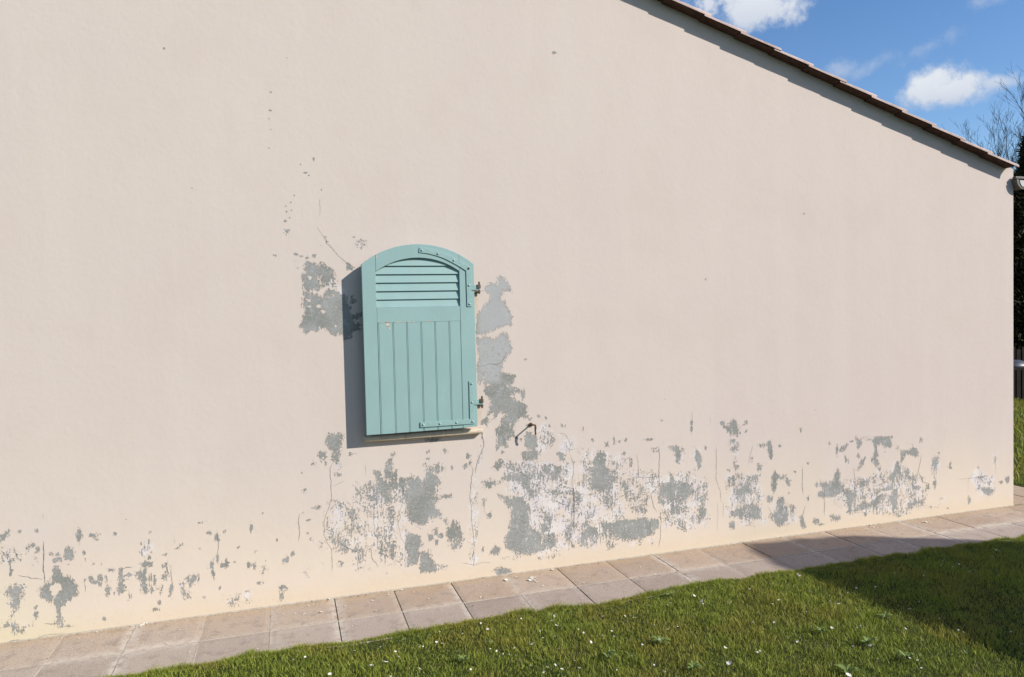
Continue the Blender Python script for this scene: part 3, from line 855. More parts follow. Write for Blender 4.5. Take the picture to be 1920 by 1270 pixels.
# hair cracks: tapering, wandering slivers a millimetre proud of the coat
rc = random.Random(3)
for wd, P in cracks:
    pts = []
    for (ax, az), (bx, bz) in zip(P, P[1:]):
        L = math.hypot(bx - ax, bz - az); n = max(1, int(L / .009)); px, pz = -(bz - az) / (L + 1e-9), (bx - ax) / (L + 1e-9); wob = 0
        for i in range(n):
            wob = wob * .72 + rc.uniform(-.0026, .0026); t = i / n; pts.append((ax + (bx - ax) * t + px * wob, az + (bz - az) * t + pz * wob))
    pts.append(P[-1]); N = len(pts)
    for i in range(N - 1):
        (ax, az), (bx, bz) = pts[i], pts[i + 1]; L = math.hypot(bx - ax, bz - az) + 1e-9; px, pz = -(bz - az) / L, (bx - ax) / L
        def hw(j): return (.0003 + .00085 * wd * min(1, j / 3, (N - 1 - j) / 3 + .15)) * (.45 + .9 * ((math.sin(j * 12.9898 + wd) * 43758.5) % 1)) * .40
        h0, h1 = hw(i), hw(i + 1)
        quad([(ax - px * h0, -.0012, az - pz * h0), (bx - px * h1, -.0012, bz - pz * h1), (bx + px * h1, -.0012, bz + pz * h1), (ax + px * h0, -.0012, az + pz * h0)], 1)
for cx, cz, rx, rz in high:                       # little chips high on the wall
    K = 10; rad = [rc.uniform(.6, 1.25) for _ in range(K)]
    ring = [(cx + rx * rad[i] * math.cos(i / K * 6.283), -.001, cz + rz * rad[i] * math.sin(i / K * 6.283)) for i in range(K)]
    for i in range(0, K, 2): quad([(cx, -.001, cz), ring[i], ring[(i + 1) % K], ring[(i + 2) % K]], 2)
V.append(np.array(extra_v)); V = np.concatenate(V); F = np.concatenate([F, np.array(extra_f)])
me = np_mesh('wall', V, F)
mi = np.zeros(len(F), dtype=np.int32); mi[-len(extra_m):] = extra_m; me.polygons.foreach_set('material_index', mi)
ne_ = len(extra_v)
for nm, arr, dv in (('peel', peel, -1), ('pits', pits, 0), ('chalk', chalk, 0), ('tone', tone, 0)):
    at = me.attributes.new(nm, 'FLOAT', 'POINT'); at.data.foreach_set('value', np.concatenate([arr.ravel(), np.full(ne_, dv)]).astype(np.float32))
M_chip = simple('chip_grey', (.30, .29, .27), .95, .1, .1, 90)
hp(obj('wall', me, [M_wall, M_crack, M_chip]))

# roof: a sheet of channel tiles, and the row of verge tiles along the gable
M_roof = simple('roof_tile', (.42, .25, .19), .9, .15, .2, 6, .4, col2=(.30, .17, .13))
bm = bmesh.new()
def roof_slope(xa, za, xb, zb):
    nrow = 16; ncol = 110
    rows = []
    for r in range(nrow * 2):
        t = (r + 1) // 2 / nrow; dz = .022 if r % 2 else 0.0
        x = xa + (xb - xa) * t; z = za + (zb - za) * t
        rows.append([bm.verts.new((x, -.02 + (DEPTH + .1) * c / ncol, z + .03 + dz + .03 * abs(math.sin(c / ncol * math.pi * 55)))) for c in range(ncol + 1)])
    for r0, r1 in zip(rows, rows[1:]):
        for c in range(ncol): bm.faces.new((r0[c], r0[c + 1], r1[c + 1], r1[c]))
roof_slope(RX, roof_z(RX) + .01, GX + .01, roof_z(GX + .01) + .01)
roof_slope(RX, roof_z(RX) + .01, LX - .07, roof_z(LX - .07) + .01)
roof = hp(obj('roof', bm, M_roof))
bm = bmesh.new()
PITCH = math.hypot(.2695, .2695 * SL); EX = .2695
ux, uz = -1 / math.hypot(1, SL), SL / math.hypot(1, SL)        # up-slope unit
def verge_tile(x_end, left=False):
    """one channel tile laid over the gable edge; its lower end sits on the tile below"""
    L = PITCH + .05; segs = 7; arc = []
    r0 = random.uniform(-.003, .003)
    for j, (s, lift) in enumerate(((0, .011), (L, -.003))):
        ring_o = []; ring_i = []
        sgn = 1 if not left else -1
        px = x_end + ux * s; pz = roof_z(x_end) + uz * s
        k = 1.0 if j == 0 else .90
        prof = [(-.085 - r0, .006), (-.086 - r0, .018)] + [(-.031 - .055 * k * math.cos(a), .016 + .021 * k * math.sin(a)) for a in [math.pi * q / segs for q in range(1, segs + 1)]]
        for (yy, hh) in prof:
            ring_o.append(bm.verts.new((px, yy, pz + lift + hh)))
        inner = [(-.073, .006), (-.074, .014)] + [(-.031 - .043 * k * math.cos(a), .012 + .022 * k * math.sin(a)) for a in [math.pi * q / segs for q in range(1, segs + 1)]]
        for (yy, hh) in inner: ring_i.append(bm.verts.new((px, yy, pz + lift + hh)))
        arc.append((ring_o, ring_i))
    (o0, i0), (o1, i1) = arc; n = len(o0)
    def fc(vs, m): f = bm.faces.new(vs); f.material_index = m
    for q in range(n - 1):
        fc((o0[q], o0[q + 1], o1[q + 1], o1[q]), 0); fc((i0[q], i1[q], i1[q + 1], i0[q + 1]), 1)
        fc((o0[q], i0[q], i0[q + 1], o0[q + 1]), 1); fc((o1[q], o1[q + 1], i1[q + 1], i1[q]), 1)
    fc((o0[0], o1[0], i1[0], i0[0]), 1); fc((o0[-1], i0[-1], i1[-1], o1[-1]), 1)
n_t = int((5.40 - RX) / EX) + 1
for i in range(n_t): verge_tile(5.390 - EX * i + random.uniform(-.006, .006))
vt = hp(obj('verge_tile_row', bm, [M_verge, M_under_shade]))
bm = bmesh.new()                                  # under-tiles and mortar bed below the verge row, in the same painted shade
for i in range(n_t + 1):
    xe = 5.352 - EX * i; x2 = max(xe - PITCH * .97, RX)
    z0 = roof_z(xe); z1 = roof_z(x2); j = random.uniform(-.003, .003)
    vs = [bm.verts.new(p) for p in ((xe, -.075 + j, z0 + .010), (x2, -.077 + j, z1 + .002), (x2, .015, z1 + .002), (xe, .015, z0 + .010),
                                    (xe, -.075 + j, z0 + .022), (x2, -.077 + j, z1 + .016), (x2, .015, z1 + .016), (xe, .015, z0 + .022))]
    for q in ((0, 1, 2, 3), (4, 7, 6, 5), (0, 4, 5, 1), (2, 6, 7, 3), (0, 3, 7, 4), (1, 5, 6, 2)): bm.faces.new([vs[k] for k in q])
hp(obj('verge_bedding', bm, M_under_shade))

# gutter along the eave, seen end-on
bm = bmesh.new()
gc = Vector((GX + .064, 0, 2.545))
def half_round(bm, r, y0, y1, th, zc, xc, mat=0, cap=True):
    K = 14; rings = []
    for y in (y0, y1):
        ro = [bm.verts.new((xc - r * math.cos(math.pi * k / K), y, zc - r * math.sin(math.pi * k / K))) for k in range(K + 1)]
        ri = [bm.verts.new((xc - (r - th) * math.cos(math.pi * k / K), y, zc - (r - th) * math.sin(math.pi * k / K))) for k in range(K + 1)]
        rings.append((ro, ri))
    (o0, i0), (o1, i1) = rings
    fs = []
    for k in range(K):
        fs += [bm.faces.new((o0[k], o1[k], o1[k + 1], o0[k + 1])), bm.faces.new((i0[k], i0[k + 1], i1[k + 1], i1[k])), bm.faces.new((o0[k], o0[k + 1], i0[k + 1], i0[k])), bm.faces.new((o1[k], i1[k], i1[k + 1], o1[k + 1]))]
    fs += [bm.faces.new((o0[0], i0[0], i1[0], o1[0])), bm.faces.new((o0[K], o1[K], i1[K], i0[K]))]
    if cap: fs.append(bm.faces.new([bm.verts.new(v.co + Vector((0, .004, 0))) for v in i0]))
    for f in fs: f.material_index = mat
half_round(bm, .058, -.050, DEPTH, .004, gc.z, gc.x)
gut = hp(obj('gutter', bm, M_gutter))
bm = bmesh.new()
half_round(bm, .074, -.046, .02, .022, gc.z + .006, gc.x - .012, cap=False)
box(bm, gc.x - .088, gc.x + .10, -.040, -.010, gc.z + .012, gc.z + .030, .003)
hp(obj('gutter_bracket', bm, M_gutterdark))

# small grey lamp low on the eave wall, round the corner
bm = bmesh.new()
tube(bm, [(GX - .002, .12, 1.135), (GX + .012, .12, 1.112), (GX + .035, .12, 1.094), (GX + .06, .12, 1.088)], [.006, .006, .005, .005], 8)
arm = hp(obj('lamp_bracket', bm, M_bracket, smooth=True))
bm = bmesh.new()
prof = [(0, .052), (.045, .049), (.085, .034), (.108, .012), (.114, -.004), (.100, -.018), (.06, -.030), (0, -.033)]
rings = [[bm.verts.new((GX + .165 + r * math.cos(2 * math.pi * k / 20), .12 + r * .8 * math.sin(2 * math.pi * k / 20), 1.088 + z)) for k in range(20)] if r > 0 else [bm.verts.new((GX + .165, .12, 1.088 + z))] for r, z in prof]
for r0, r1 in zip(rings, rings[1:]):
    for k in range(20):
        k2 = (k + 1) % 20
        if len(r0) == 1: bm.faces.new((r0[0], r1[k], r1[k2]))
        elif len(r1) == 1: bm.faces.new((r0[k], r0[k2], r1[0]))
        else: bm.faces.new((r0[k], r0[k2], r1[k2], r1[k]))
hp(obj('wall_lamp', bm, M_greymetal, smooth=True))

# window sill
bm = bmesh.new()
for i, (xa, xb) in enumerate(((.404, .640), (.6425, .878), (.8805, 1.104))):
    prof = [(0.002, .888), (-.034, .888), (-.043, .893), (-.047, .901), (-.046, .911), (-.040, .918), (-.030, .921), (.002, .926)]
    A = [bm.verts.new((xa, y, z)) for y, z in prof]; B = [bm.verts.new((xb, y, z)) for y, z in prof]
    bm.faces.new(A); bm.faces.new(B[::-1])
    for k in range(len(prof)): bm.faces.new((A[k], B[k], B[(k + 1) % len(prof)], A[(k + 1) % len(prof)]))
hp(obj('window_sill', bm, M_sill))

# shutter ---------------------------------------------------------------
YF, YB = -.090, -.054
XL, XR, ZB = .4125, 1.0625, .936
OCX, OCZ, OR = .7375, 1.4975, .5196
ICX, ICZ, IR = .733, 1.527, .412
def oz(x): return OCZ + math.sqrt(OR ** 2 - (x - OCX) ** 2)
def iz(x): return ICZ + math.sqrt(max(0, IR ** 2 - (x - ICX) ** 2))
def ix(z):
    d = math.sqrt(max(0, IR ** 2 - (z - ICZ) ** 2)); return ICX - d, ICX + d
def lin(a, b, n): return [a + (b - a) * i / n for i in range(n + 1)]
bm = bmesh.new()
prism(bm, [(XL, ZB), (.490, ZB)] + [(x, oz(x)) for x in lin(.490, XL, 5)], YF, YB, .0018)
prism(bm, [(.9745, ZB + .003), (XR, ZB + .006)] + [(x, oz(x)) for x in lin(XR, .9745, 5)], YF, YB, .0018)
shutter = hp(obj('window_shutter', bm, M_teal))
tag(shutter, 'closed sea green wooden shutter with arched louvred top')
def sp_(name, bm, mat=M_teal, smooth=False):
    o = obj(name, bm, mat, smooth=smooth); o.parent = shutter; return o
bm = bmesh.new()
prism(bm, [(x, oz(x)) for x in lin(.4912, .9735, 24)] + [(x, iz(x)) for x in lin(.9735, .4912, 24)], YF - .0006, YB, .0018)
sp_('arched_rail', bm)
bm = bmesh.new()
prism(bm, [(.4912, 1.5700), (.9735, 1.5700), (.9735, 1.6560), (.4912, 1.6560)], YF + .0012, YB, .0015)
sp_('middle_rail', bm)
# bare wood where paint has flaked below the middle rail
rp = random.Random(5)
def flake(cx, cz, w, h, y):
    bm = bmesh.new(); K = 9; vs = [bm.verts.new((cx + w * rp.uniform(.6, 1.2) * math.cos(k / K * 6.283), y, cz + h * rp.uniform(.6, 1.2) * math.sin(k / K * 6.283))) for k in range(K)]
    bm.faces.new(vs); sp_('paint_chip', bm, M_barewood)
for cx, w in ((.530, .010), (.545, .014), (.562, .008), (.600, .012), (.622, .010), (.640, .006), (.675, .013), (.695, .008), (.770, .006), (.790, .012), (.520, .005)):
    flake(cx, 1.5715 + rp.uniform(-.001, .002), w, .0025, -.0895)
flake(.551, 1.557, .012, .013, -.0889); flake(.558, 1.540, .006, .012, -.0889); flake(.4935, 1.585, .0012, .012, -.0907); flake(.977, 1.60, .0012, .012, -.0907); flake(.980, 1.934, .008, .004, -.0907); flake(.497, 1.945, .004, .006, -.0912)
zs = [1.657, 1.702, 1.750, 1.798, 1.846, 1.894]
for i, z0 in enumerate(zs):
    z1 = zs[i + 1] + .004 if i < 5 else 1.939
    bm = bmesh.new()
    def edge(z, side):
        if z <= iz(.4912): return (.4912, .9735)[side]
        return ix(z)[side]
    zz = lin(z0, min(z1, 1.9385), 6)
    pts = [(edge(z, 1), z) for z in zz] + [(edge(z, 0), z) for z in zz[::-1]]
    pts = [p for k, p in enumerate(pts) if k == 0 or math.hypot(p[0] - pts[k - 1][0], p[1] - pts[k - 1][1]) > 1e-5]
    prism(bm, pts, 0, .007, 0, yfun=lambda z, z0=z0: -.0825 + (z - z0) / .048 * .0105)
    sp_('louvre_slat', bm)
gx_ = [.4912, .5750, .6545, .7370, .8185, .9025, .9735]
for i in range(6):
    a, b = gx_[i], gx_[i + 1]
    g = .0012; bead = .0055
    bm = bmesh.new()                              # plank with a beaded left edge: section in x,y
    sec = [(a + g, -.081), (a + g, -.0865), (a + g + .001, -.0878), (a + g + bead, -.0878), (a + g + bead + .0004, -.0825), (a + g + bead + .0014, -.0825), (a + g + bead + .0020, -.0882), (b - .0012, -.0882), (b, -.0865), (b, -.081), (b, -.058), (a + g, -.058)]
    zt = 1.5695; zb = ZB + .0006 * i
    A = [bm.verts.new((x, y, zb)) for x, y in sec]; B = [bm.verts.new((x, y, zt)) for x, y in sec]
    bm.faces.new(A[::-1]); bm.faces.new(B)
    for k in range(len(sec)): bm.faces.new((A[k], A[(k + 1) % len(sec)], B[(k + 1) % len(sec)], B[k]))
    sp_('shutter_board', bm)
# iron corner straps and their bolts
bm = bmesh.new()
cl = [(.741, 1.9835), (.790, 1.978), (.840, 1.966), (.890, 1.9485), (.938, 1.925), (.985, 1.8985), (1.0285, 1.873)]
up_, lo_ = [], []
for i, (x, z) in enumerate(cl):
    dx = cl[min(i + 1, 6)][0] - cl[max(i - 1, 0)][0]; dz = cl[min(i + 1, 6)][1] - cl[max(i - 1, 0)][1]; L = math.hypot(dx, dz); n_ = (-dz / L, dx / L)
    up_.append((x + n_[0] * .0145, z + n_[1] * .0145)); lo_.append((x - n_[0] * .0145, z - n_[1] * .0145))
prism(bm, up_[:-1] + [(1.0435, 1.879), (1.0445, 1.653), (1.0160, 1.653), (1.0145, 1.863)] + lo_[:-1][::-1], -.0955, YF - .0002, .0008)
sp_('iron_strap', bm, M_iron)
bm = bmesh.new()
prism(bm, [(.720, .960), (1.0435, .960), (1.0435, 1.213), (1.0155, 1.213), (1.0150, .989), (.720, .989)], -.0955, YF - .0002, .0008)
sp_('iron_strap', bm, M_iron)
for k, (x, z) in enumerate(((.756, 1.982), (.850, 1.962), (.943, 1.924), (1.030, 1.876), (1.030, 1.777), (1.031, 1.668), (.736, .9745), (.834, .9745), (.934, .9745), (1.031, .9745), (1.0305, 1.088), (1.0305, 1.197))):
    bm = bmesh.new(); dome(bm, (x, -.0952, z), .0072, .0062)
    o = sp_('strap_bolt', bm, M_rust if k == 3 else M_bolt, True)
    if k == 3: o['label'] = 'rusty bolt at the bend of the upper strap'
for z in (1.762, 1.085):
    bm = bmesh.new(); box(bm, 1.0437, 1.0885, -.0955, -.0915, z - .013, z + .016, .0008)
    tube(bm, [(1.092, -.0915, z - .013), (1.092, -.0915, z + .016)], .0075, 12)
    sp_('hinge', bm, M_iron)
for z in (1.762, 1.085):
    bm = bmesh.new()
    tube(bm, [(1.092, -.0915, z + .036), (1.092, -.0915, z - .036)], .0055, 10)
    box(bm, 1.0775, 1.0995, -.1010, -.0820, z - .004, z + .0195, .002)
    tube(bm, [(1.092, -.0915, z - .026), (1.094, -.055, z - .026), (1.094, .002, z - .027)], .0055, 8)
    box(bm, 1.083, 1.103, -.004, .003, z - .046, z - .008, .001)
    box(bm, 1.082, 1.0985, -.0990, -.0845, z - .0245, z - .0155, .001)
    hp(obj('hinge_pintle', bm, M_darkiron))
# shutter catch on a stalk to the right of the sill
bm = bmesh.new()
tube(bm, [(1.424, .004, .915), (1.424, -.03, .917), (1.425, -.062, .921), (1.426, -.080, .922)], [.0055, .0048, .0045, .005], 8)
tube(bm, [(1.426, -.082, .926), (1.427, -.083, .905), (1.425, -.082, .888), (1.428, -.080, .872), (1.429, -.078, .866)], [.005, .007, .005, .0055, .004], 8)
tube(bm, [(1.424, .002, .915), (1.424, -.006, .915)], .013, 10)
hp(obj('shutter_catch', bm, M_rust))

# ------------------------------------------------------------------ ground, path
def lawn_mat():
    s = NT('lawn_soil', .95, .1)
    n = s.noise(1.3, 5, .6); f = s.noise(60, 6, .75); m = s.noise(9, 5, .6)
    c = s.mix(s.ramp(n, .38, .62), (.050, .075, .016), (.080, .090, .022))
    c = s.mix(s.ramp(m, .5, .7, 0, .5), c, (.085, .075, .028))
    c = s.mix(s.ramp(f, .45, .65, 0, .7), c, (.025, .032, .010))
    s.color(c); s.bump(f, .9, .03); return s.m
bm = bmesh.new()
ys = [-600, -60, -20, -6, -3.5]; 
vs = [bm.verts.new(p) for p in ((-700, -700, -.0045), (700, -700, -.0045), (700, 900, -.0045), (-700, 900, -.0045))]
bm.faces.new(vs)
GROUND_BM = bm

def slab_mat():
    s = NT('washed_aggregate', .93, .15)
    x, y, z = s.xyz(); r = s.attr('slab'); row = s.attr('row')
    c = s.mix(row, s.mix(r, (.400, .288, .205), (.495, .375, .280)), s.mix(r, (.335, .262, .215), (.425, .342, .285)))
    c = s.mix(s.ramp(x, 1.2, -.6, 0, .35), c, (.47, .405, .33))
    big = s.noise(3.2, 5, .6); c = s.mix(s.ramp(big, .42, .68, 0, .45), c, (.44, .36, .30))
    c = s.mix(s.ramp(s.noise(13, 6, .7), .50, .66, 0, .5), c, (.24, .19, .15))
    # splash of ochre close to the wall
    c = s.mix(s.math('MULTIPLY', s.ramp(s.math('ADD', y, s.math('MULTIPLY', s.math('SUBTRACT', s.noise(8, 4, .6), .5), .12)), -.14, -.005), .5), c, (.47, .34, .20))
    g = s.noise(240, 4, .8); g2 = s.noise(130, 5, .8)
    c = s.mix(s.ramp(g, .50, .60, 0, .62), c, (.15, .125, .11)); c = s.mix(s.ramp(g2, .54, .64, 0, .6), c, (.60, .52, .44))
    # pale mortar smears beside some joints
    ms = s.math('MULTIPLY', s.attr('smear'), s.ramp(s.noise(22, 5, .65), .38, .55)); c = s.mix(s.math('MULTIPLY', ms, .75), c, (.60, .54, .47))
    s.color(c); s.bump(s.math('ADD', g, g2), .45, .0035); return s.m
M_slab = slab_mat(); M_joint = simple('joint_mortar', (.50, .44, .36), .95, .1, .12, 50, .4); M_jdark = simple('joint_dirt', (.06, .05, .04), 1, .05, .2, 60)
bm = bmesh.new()
lay_s = bm.verts.layers.float.new('slab'); lay_r = bm.verts.layers.float.new('row'); lay_m = bm.verts.layers.float.new('smear')
W = .3405; rs = random.Random(11)
def slab(xa, xb, ya, yb, row, sm=(0, 0, 0)):
    # finer sheet so smears can be laid beside joints
    n = 12; g = .0028; dz = rs.uniform(-.0015, .0015); r = rs.random(); tilt = rs.uniform(-.001, .001)
    xs = [xa + g] + [xa + g + (xb - xa - 2 * g) * k / n for k in range(1, n)] + [xb - g]
    yy = [ya + g] + [ya + g + (yb - ya - 2 * g) * k / n for k in range(1, n)] + [yb - g]
    grid = []
    for j, y in enumerate(yy):
        line = []
        for i, x in enumerate(xs):
            ed = .0022 if i in (0, n) or j in (0, n) else 0
            v = bm.verts.new((x, y, dz + tilt * (i / n) - ed)); v[lay_s] = r; v[lay_r] = row
            dl = (x - xa); dr_ = (xb - x); db = (yb - y)
            v[lay_m] = max(sm[0] * max(0, 1 - dl / .05), sm[1] * max(0, 1 - dr_ / .05), sm[2] * max(0, 1 - abs(y - (ya if row > .5 else ya)) / .07) if row < .5 else sm[2] * max(0, 1 - db / .07))
            line.append(v)
        grid.append(line)
    for j in range(n):
        for i in range(n): bm.faces.new((grid[j][i], grid[j][i + 1], grid[j + 1][i + 1], grid[j + 1][i]))
    per = grid[0] + [grid[j][n] for j in range(1, n + 1)] + grid[n][-2::-1] + [grid[j][0] for j in range(n - 1, 0, -1)]
    low = []
    for v in per:
        u = bm.verts.new((v.co.x, v.co.y, -.03)); u[lay_s] = r; u[lay_r] = row; u[lay_m] = 0; low.append(u)
    for k in range(len(per)): bm.faces.new((per[k], low[k], low[(k + 1) % len(per)], per[(k + 1) % len(per)]))
smear = {-3: (0, 1, .7), -2: (1, 0, .9), -1: (0, 0, 0), 0: (.5, .9, .3), 1: (.9, .3, .2), 2: (.2, .8, .5), 3: (0, .5, 0), 4: (.6, 0, .3), 5: (0, 0, 0), 6: (0, 1, .4), 7: (1, .2, .6), 9: (0, .9, 0), 12: (0, 1, 0), 13: (.8, 0, .8), 14: (0, .3, .9), 15: (0, 0, .6)}
k0 = -30
for k in range(k0, 20):
    xa = -1.151 + W * (k + 3); xb = xa + W
    if xa > 5.35: break
    sm_ = smear.get(k, (0, rs.choice((0, 0, .5)), 0))
    slab(xa, xb, -.3335, .004, 0.0, sm_)
    slab(xa, xb, -.668, -.3345, 1.0, sm_)
xr0 = xb if xa <= 5.35 else xa
for q in range(3):
    slab(xr0 + W * q, xr0 + W * (q + 1), -.332, .004, .2, (0, 0, .8 if q == 0 else 0)); slab(xr0 + W * q, xr0 + W * (q + 1), -.668, -.336, 1.0, (0, 0, .8 if q == 0 else 0))
for k in range(28):
    slab(GX + .012, GX + .012 + .30, .012 + W * k, .012 + W * (k + 1), .8); slab(GX + .315, GX + .315 + .30, .012 + W * k, .012 + W * (k + 1), .9)
path = tag(obj('path', bm, [M_slab]), kind='structure')
bm = bmesh.new()                                  # bedding seen in the joints: pale mortar in some, dirt in others
box(bm, -12, 6.52, -.66, .0, -.04, -.0065)
box(bm, GX + .002, GX + .62, .004, 9.5, -.04, -.0065)
pale = (-3, -2, -1, 0, 2, 6, 12)
for k in range(-12, 12):
    x = -1.151 + W * (k + 3)
    if k in (-3, -2, -1, 0, 4, 8, 10, -4, -5): box(bm, x - .0026, x + .0026, -.655, -.004, -.0064, -.0010, mat=1)
box(bm, -12, 6.5, -.3375, -.3305, -.0064, -.0012, mat=1)
box(bm, -12, 5.43, -.012, -.0005, -.005, .0025, mat=1)
tag(obj('path_bedding', bm, [M_jdark, M_joint]), kind='structure')

# ------------------------------------------------------------------ grass
def blade_mat():
    s = NT('grass_blades', .55, .25)
    r = s.attr('tint'); n = s.noise(1.6, 4, .6); d = s.noise(5, 4, .6, off=(4, 4, 0))
    c = s.mix(r, (.140, .215, .022), (.450, .450, .080))
    c = s.mix(s.ramp(n, .44, .62, 0, .62), c, (.360, .300, .060))
    c = s.mix(s.ramp(d, .56, .70, 0, .40), c, (.080, .150, .036))
    dry = s.ramp(r, .93, .96); c = s.mix(dry, c, (.30, .24, .12))
    s.color(c)
    s.b.inputs['Transmission Weight'].default_value = 0
    tr = s.n.new('ShaderNodeBsdfTranslucent'); s.l.new(c, tr.inputs[0]); ms = s.n.new('ShaderNodeMixShader'); ms.inputs[0].default_value = .28
    out = s.n['Material Output']; s.l.new(s.b.outputs[0], ms.inputs[1]); s.l.new(tr.outputs[0], ms.inputs[2]); s.l.new(ms.outputs[0], out.inputs[0])
    return s.m
def vnoise(x, y, f, seed=0):
    """cheap smooth value noise"""
    x = x * f + seed * 17.3; y = y * f + seed * 5.1
    xi = np.floor(x); yi = np.floor(y); fx = x - xi; fy = y - yi; fx = fx * fx * (3 - 2 * fx); fy = fy * fy * (3 - 2 * fy)
    def h(a, b): v = np.sin(a * 127.1 + b * 311.7 + seed) * 43758.5453; return v - np.floor(v)
    return (h(xi, yi) * (1 - fx) + h(xi + 1, yi) * fx) * (1 - fy) + (h(xi, yi + 1) * (1 - fx) + h(xi + 1, yi + 1) * fx) * fy
def blades(x, y, hmin, hmax, wid, zbase=-.012):
    n = len(x); hn = .35 * vnoise(x, y, 3.2, 1) + .65 * vnoise(x, y, 17, 2) ** 1.6
    h = (hmin + (hmax - hmin) * hn) * rng.uniform(.45, 1.35, n) * (.6 + .8 * vnoise(x, y, 6.5, 9)); w = wid * rng.uniform(.6, 1.3, n)
    ang = rng.uniform(0, 2 * np.pi, n); la = rng.uniform(0, 2 * np.pi, n)
    lean = h * rng.uniform(.15, 1.1, n)
    cx, cy = np.cos(ang) * w / 2, np.sin(ang) * w / 2; lx, ly = np.cos(la) * lean, np.sin(la) * lean
    z0 = np.full(n, -.001)
    P = np.empty((n, 5, 3))
    P[:, 0] = np.stack([x - cx, y - cy, z0], 1); P[:, 1] = np.stack([x + cx, y + cy, z0], 1)
    P[:, 2] = np.stack([x + cx * .8 + lx * .35, y + cy * .8 + ly * .35, z0 + h * .62], 1); P[:, 3] = np.stack([x - cx * .8 + lx * .35, y - cy * .8 + ly * .35, z0 + h * .62], 1)
    P[:, 4] = np.stack([x + lx, y + ly, z0 + h], 1)
    b = np.arange(n)[:, None] * 5
    T = np.concatenate([b + np.array([0, 1, 2]), b + np.array([0, 2, 3]), b + np.array([3, 2, 4])], 0)
    tint = np.clip(rng.beta(2, 2.2, n) * .9 + (rng.random(n) < .055) * .5, 0, 1)
    return P.reshape(-1, 3), T, np.repeat(tint, 5)
def edge_y(x): return -.612 + .034 * (vnoise(x, x * 0, 1.7, 7) - .5) * 2 + .022 * (vnoise(x, x * 0, 7, 8) - .5) * 2
N1 = 360000
gx1 = rng.uniform(-1.7, 6.6, N1); u = rng.random(N1); gy1 = -.56 - 2.6 * u ** 1.25
keep = gy1 < edge_y(gx1) + .03 * rng.random(N1); gx1, gy1 = gx1[keep], gy1[keep]
A = blades(gx1, gy1, .009, .034, .0022)
N2 = 95000
gx2 = rng.uniform(6.06, 15, N2); gy2 = rng.uniform(-3.9, 5.6, N2); keep = (gx2 > 6.07 + .04 * rng.random(N2)) & ((gx2 > 6.5) | (gy2 > 0)); gx2, gy2 = gx2[keep], gy2[keep]
B = blades(gx2, gy2, .03, .075, .007)
N3 = 45000
gx3 = rng.uniform(-6, 9, N3); gy3 = rng.uniform(-7, -3.0, N3)
Cc_ = blades(gx3, gy3, .03, .06, .006)
N4 = 22000
ex = rng.uniform(-1.7, 6.4, N4); ey = edge_y(ex) + rng.normal(0, .010, N4); ey += .03 * (vnoise(ex, ex * 0, 19, 3) - .5)
D = blades(ex, ey, .013, .034, .0024)
off = 0; Vs, Fs, Ts = [], [], []
for v, f, t in (A, B, Cc_, D): Vs.append(v); Fs.append(f + off); Ts.append(t); off += len(v)
me = np_mesh('grass', np.concatenate(Vs), np.concatenate(Fs)); at = me.attributes.new('tint', 'FLOAT', 'POINT'); at.data.foreach_set('value', np.concatenate(Ts).astype(np.float32))
M_grass = blade_mat()
tag(obj('grass', me, M_grass), 'short green lawn grass with yellowish patches growing up to the paving', 'grass', kind='stuff')

bm = GROUND_BM                                     # the turf has crept over the outer edge of the slabs
xs_ = np.arange(-12, 6.46, .02); ye = edge_y(xs_) - .016
prev = None
for x, y in zip(xs_, ye):
    cur = (bm.verts.new((x, y, .001)), bm.verts.new((x, y - .02, .003)), bm.verts.new((x, -.76, -.0035)))
    if prev:
        bm.faces.new((prev[0], prev[1], cur[1], cur[0])); bm.faces.new((prev[1], prev[2], cur[2], cur[1]))
    prev = cur
tag(obj('ground', bm, lawn_mat()), kind='structure')

# broad-leaved weeds in the lawn
s_ = NT('weed_leaf', .5, .3); s_.color(s_.mix(s_.noise(30, 3, .5), (.09, .15, .022), (.17, .21, .055))); M_weed = s_.m
def weed_mesh(seed, n=11, L=.045):
    r = random.Random(seed); bm = bmesh.new()
    for k in range(n):
        a = k / n * 6.283 + r.uniform(-.3, .3); l = L * r.uniform(.7, 1.2); w = l * r.uniform(.16, .24); rise = r.uniform(.25, .8)
        d = Vector((math.cos(a), math.sin(a), 0)); sd_ = Vector((-d.y, d.x, 0)); st = []
        for t, ww in ((.05, .25), (.35, .8), (.65, 1), (.88, .6), (1.0, .05)):
            c = d * l * t + Vector((0, 0, .006 + l * rise * math.sin(t * 2.2)))
            st.append((bm.verts.new(c - sd_ * w * ww + Vector((0, 0, .002))), bm.verts.new(c), bm.verts.new(c + sd_ * w * ww + Vector((0, 0, .002)))))
        for p, q in zip(st, st[1:]): bm.faces.new((p[0], p[1], q[1], q[0])); bm.faces.new((p[1], p[2], q[2], q[1]))
    return bm
WEEDS = [(1.661,-1.175,0.045),(2.867,-1.311,0.035),(2.564,-1.515,0.040),(2.616,-1.685,0.040),(2.452,-1.334,0.030),(1.360,-1.223,0.040),(1.671,-1.443,0.035),(2.278,-1.700,0.050),(1.988,-0.679,0.025),(0.729,-1.019,0.035)]
WLAB = ['pale leafy rosette weed in the sunlit grass midway along the bottom of the picture', 'small leafy weed in the sunlit grass just below the shadow edge', 'leafy weed holding a white flake in the sunlit grass', 'dark green leafy weed right of the white flake weed', 'broad leafed weed in the grass left of the flake weed', 'low leafy weed near the bottom edge right of the shutter', 'flat weed rosette at the bottom edge below the joint in the paving', 'pale leafed weed at the very bottom edge, under the shadow', 'tiny weed in the grass close beside the paving', 'tiny leafy weed in the grass below the window sill']
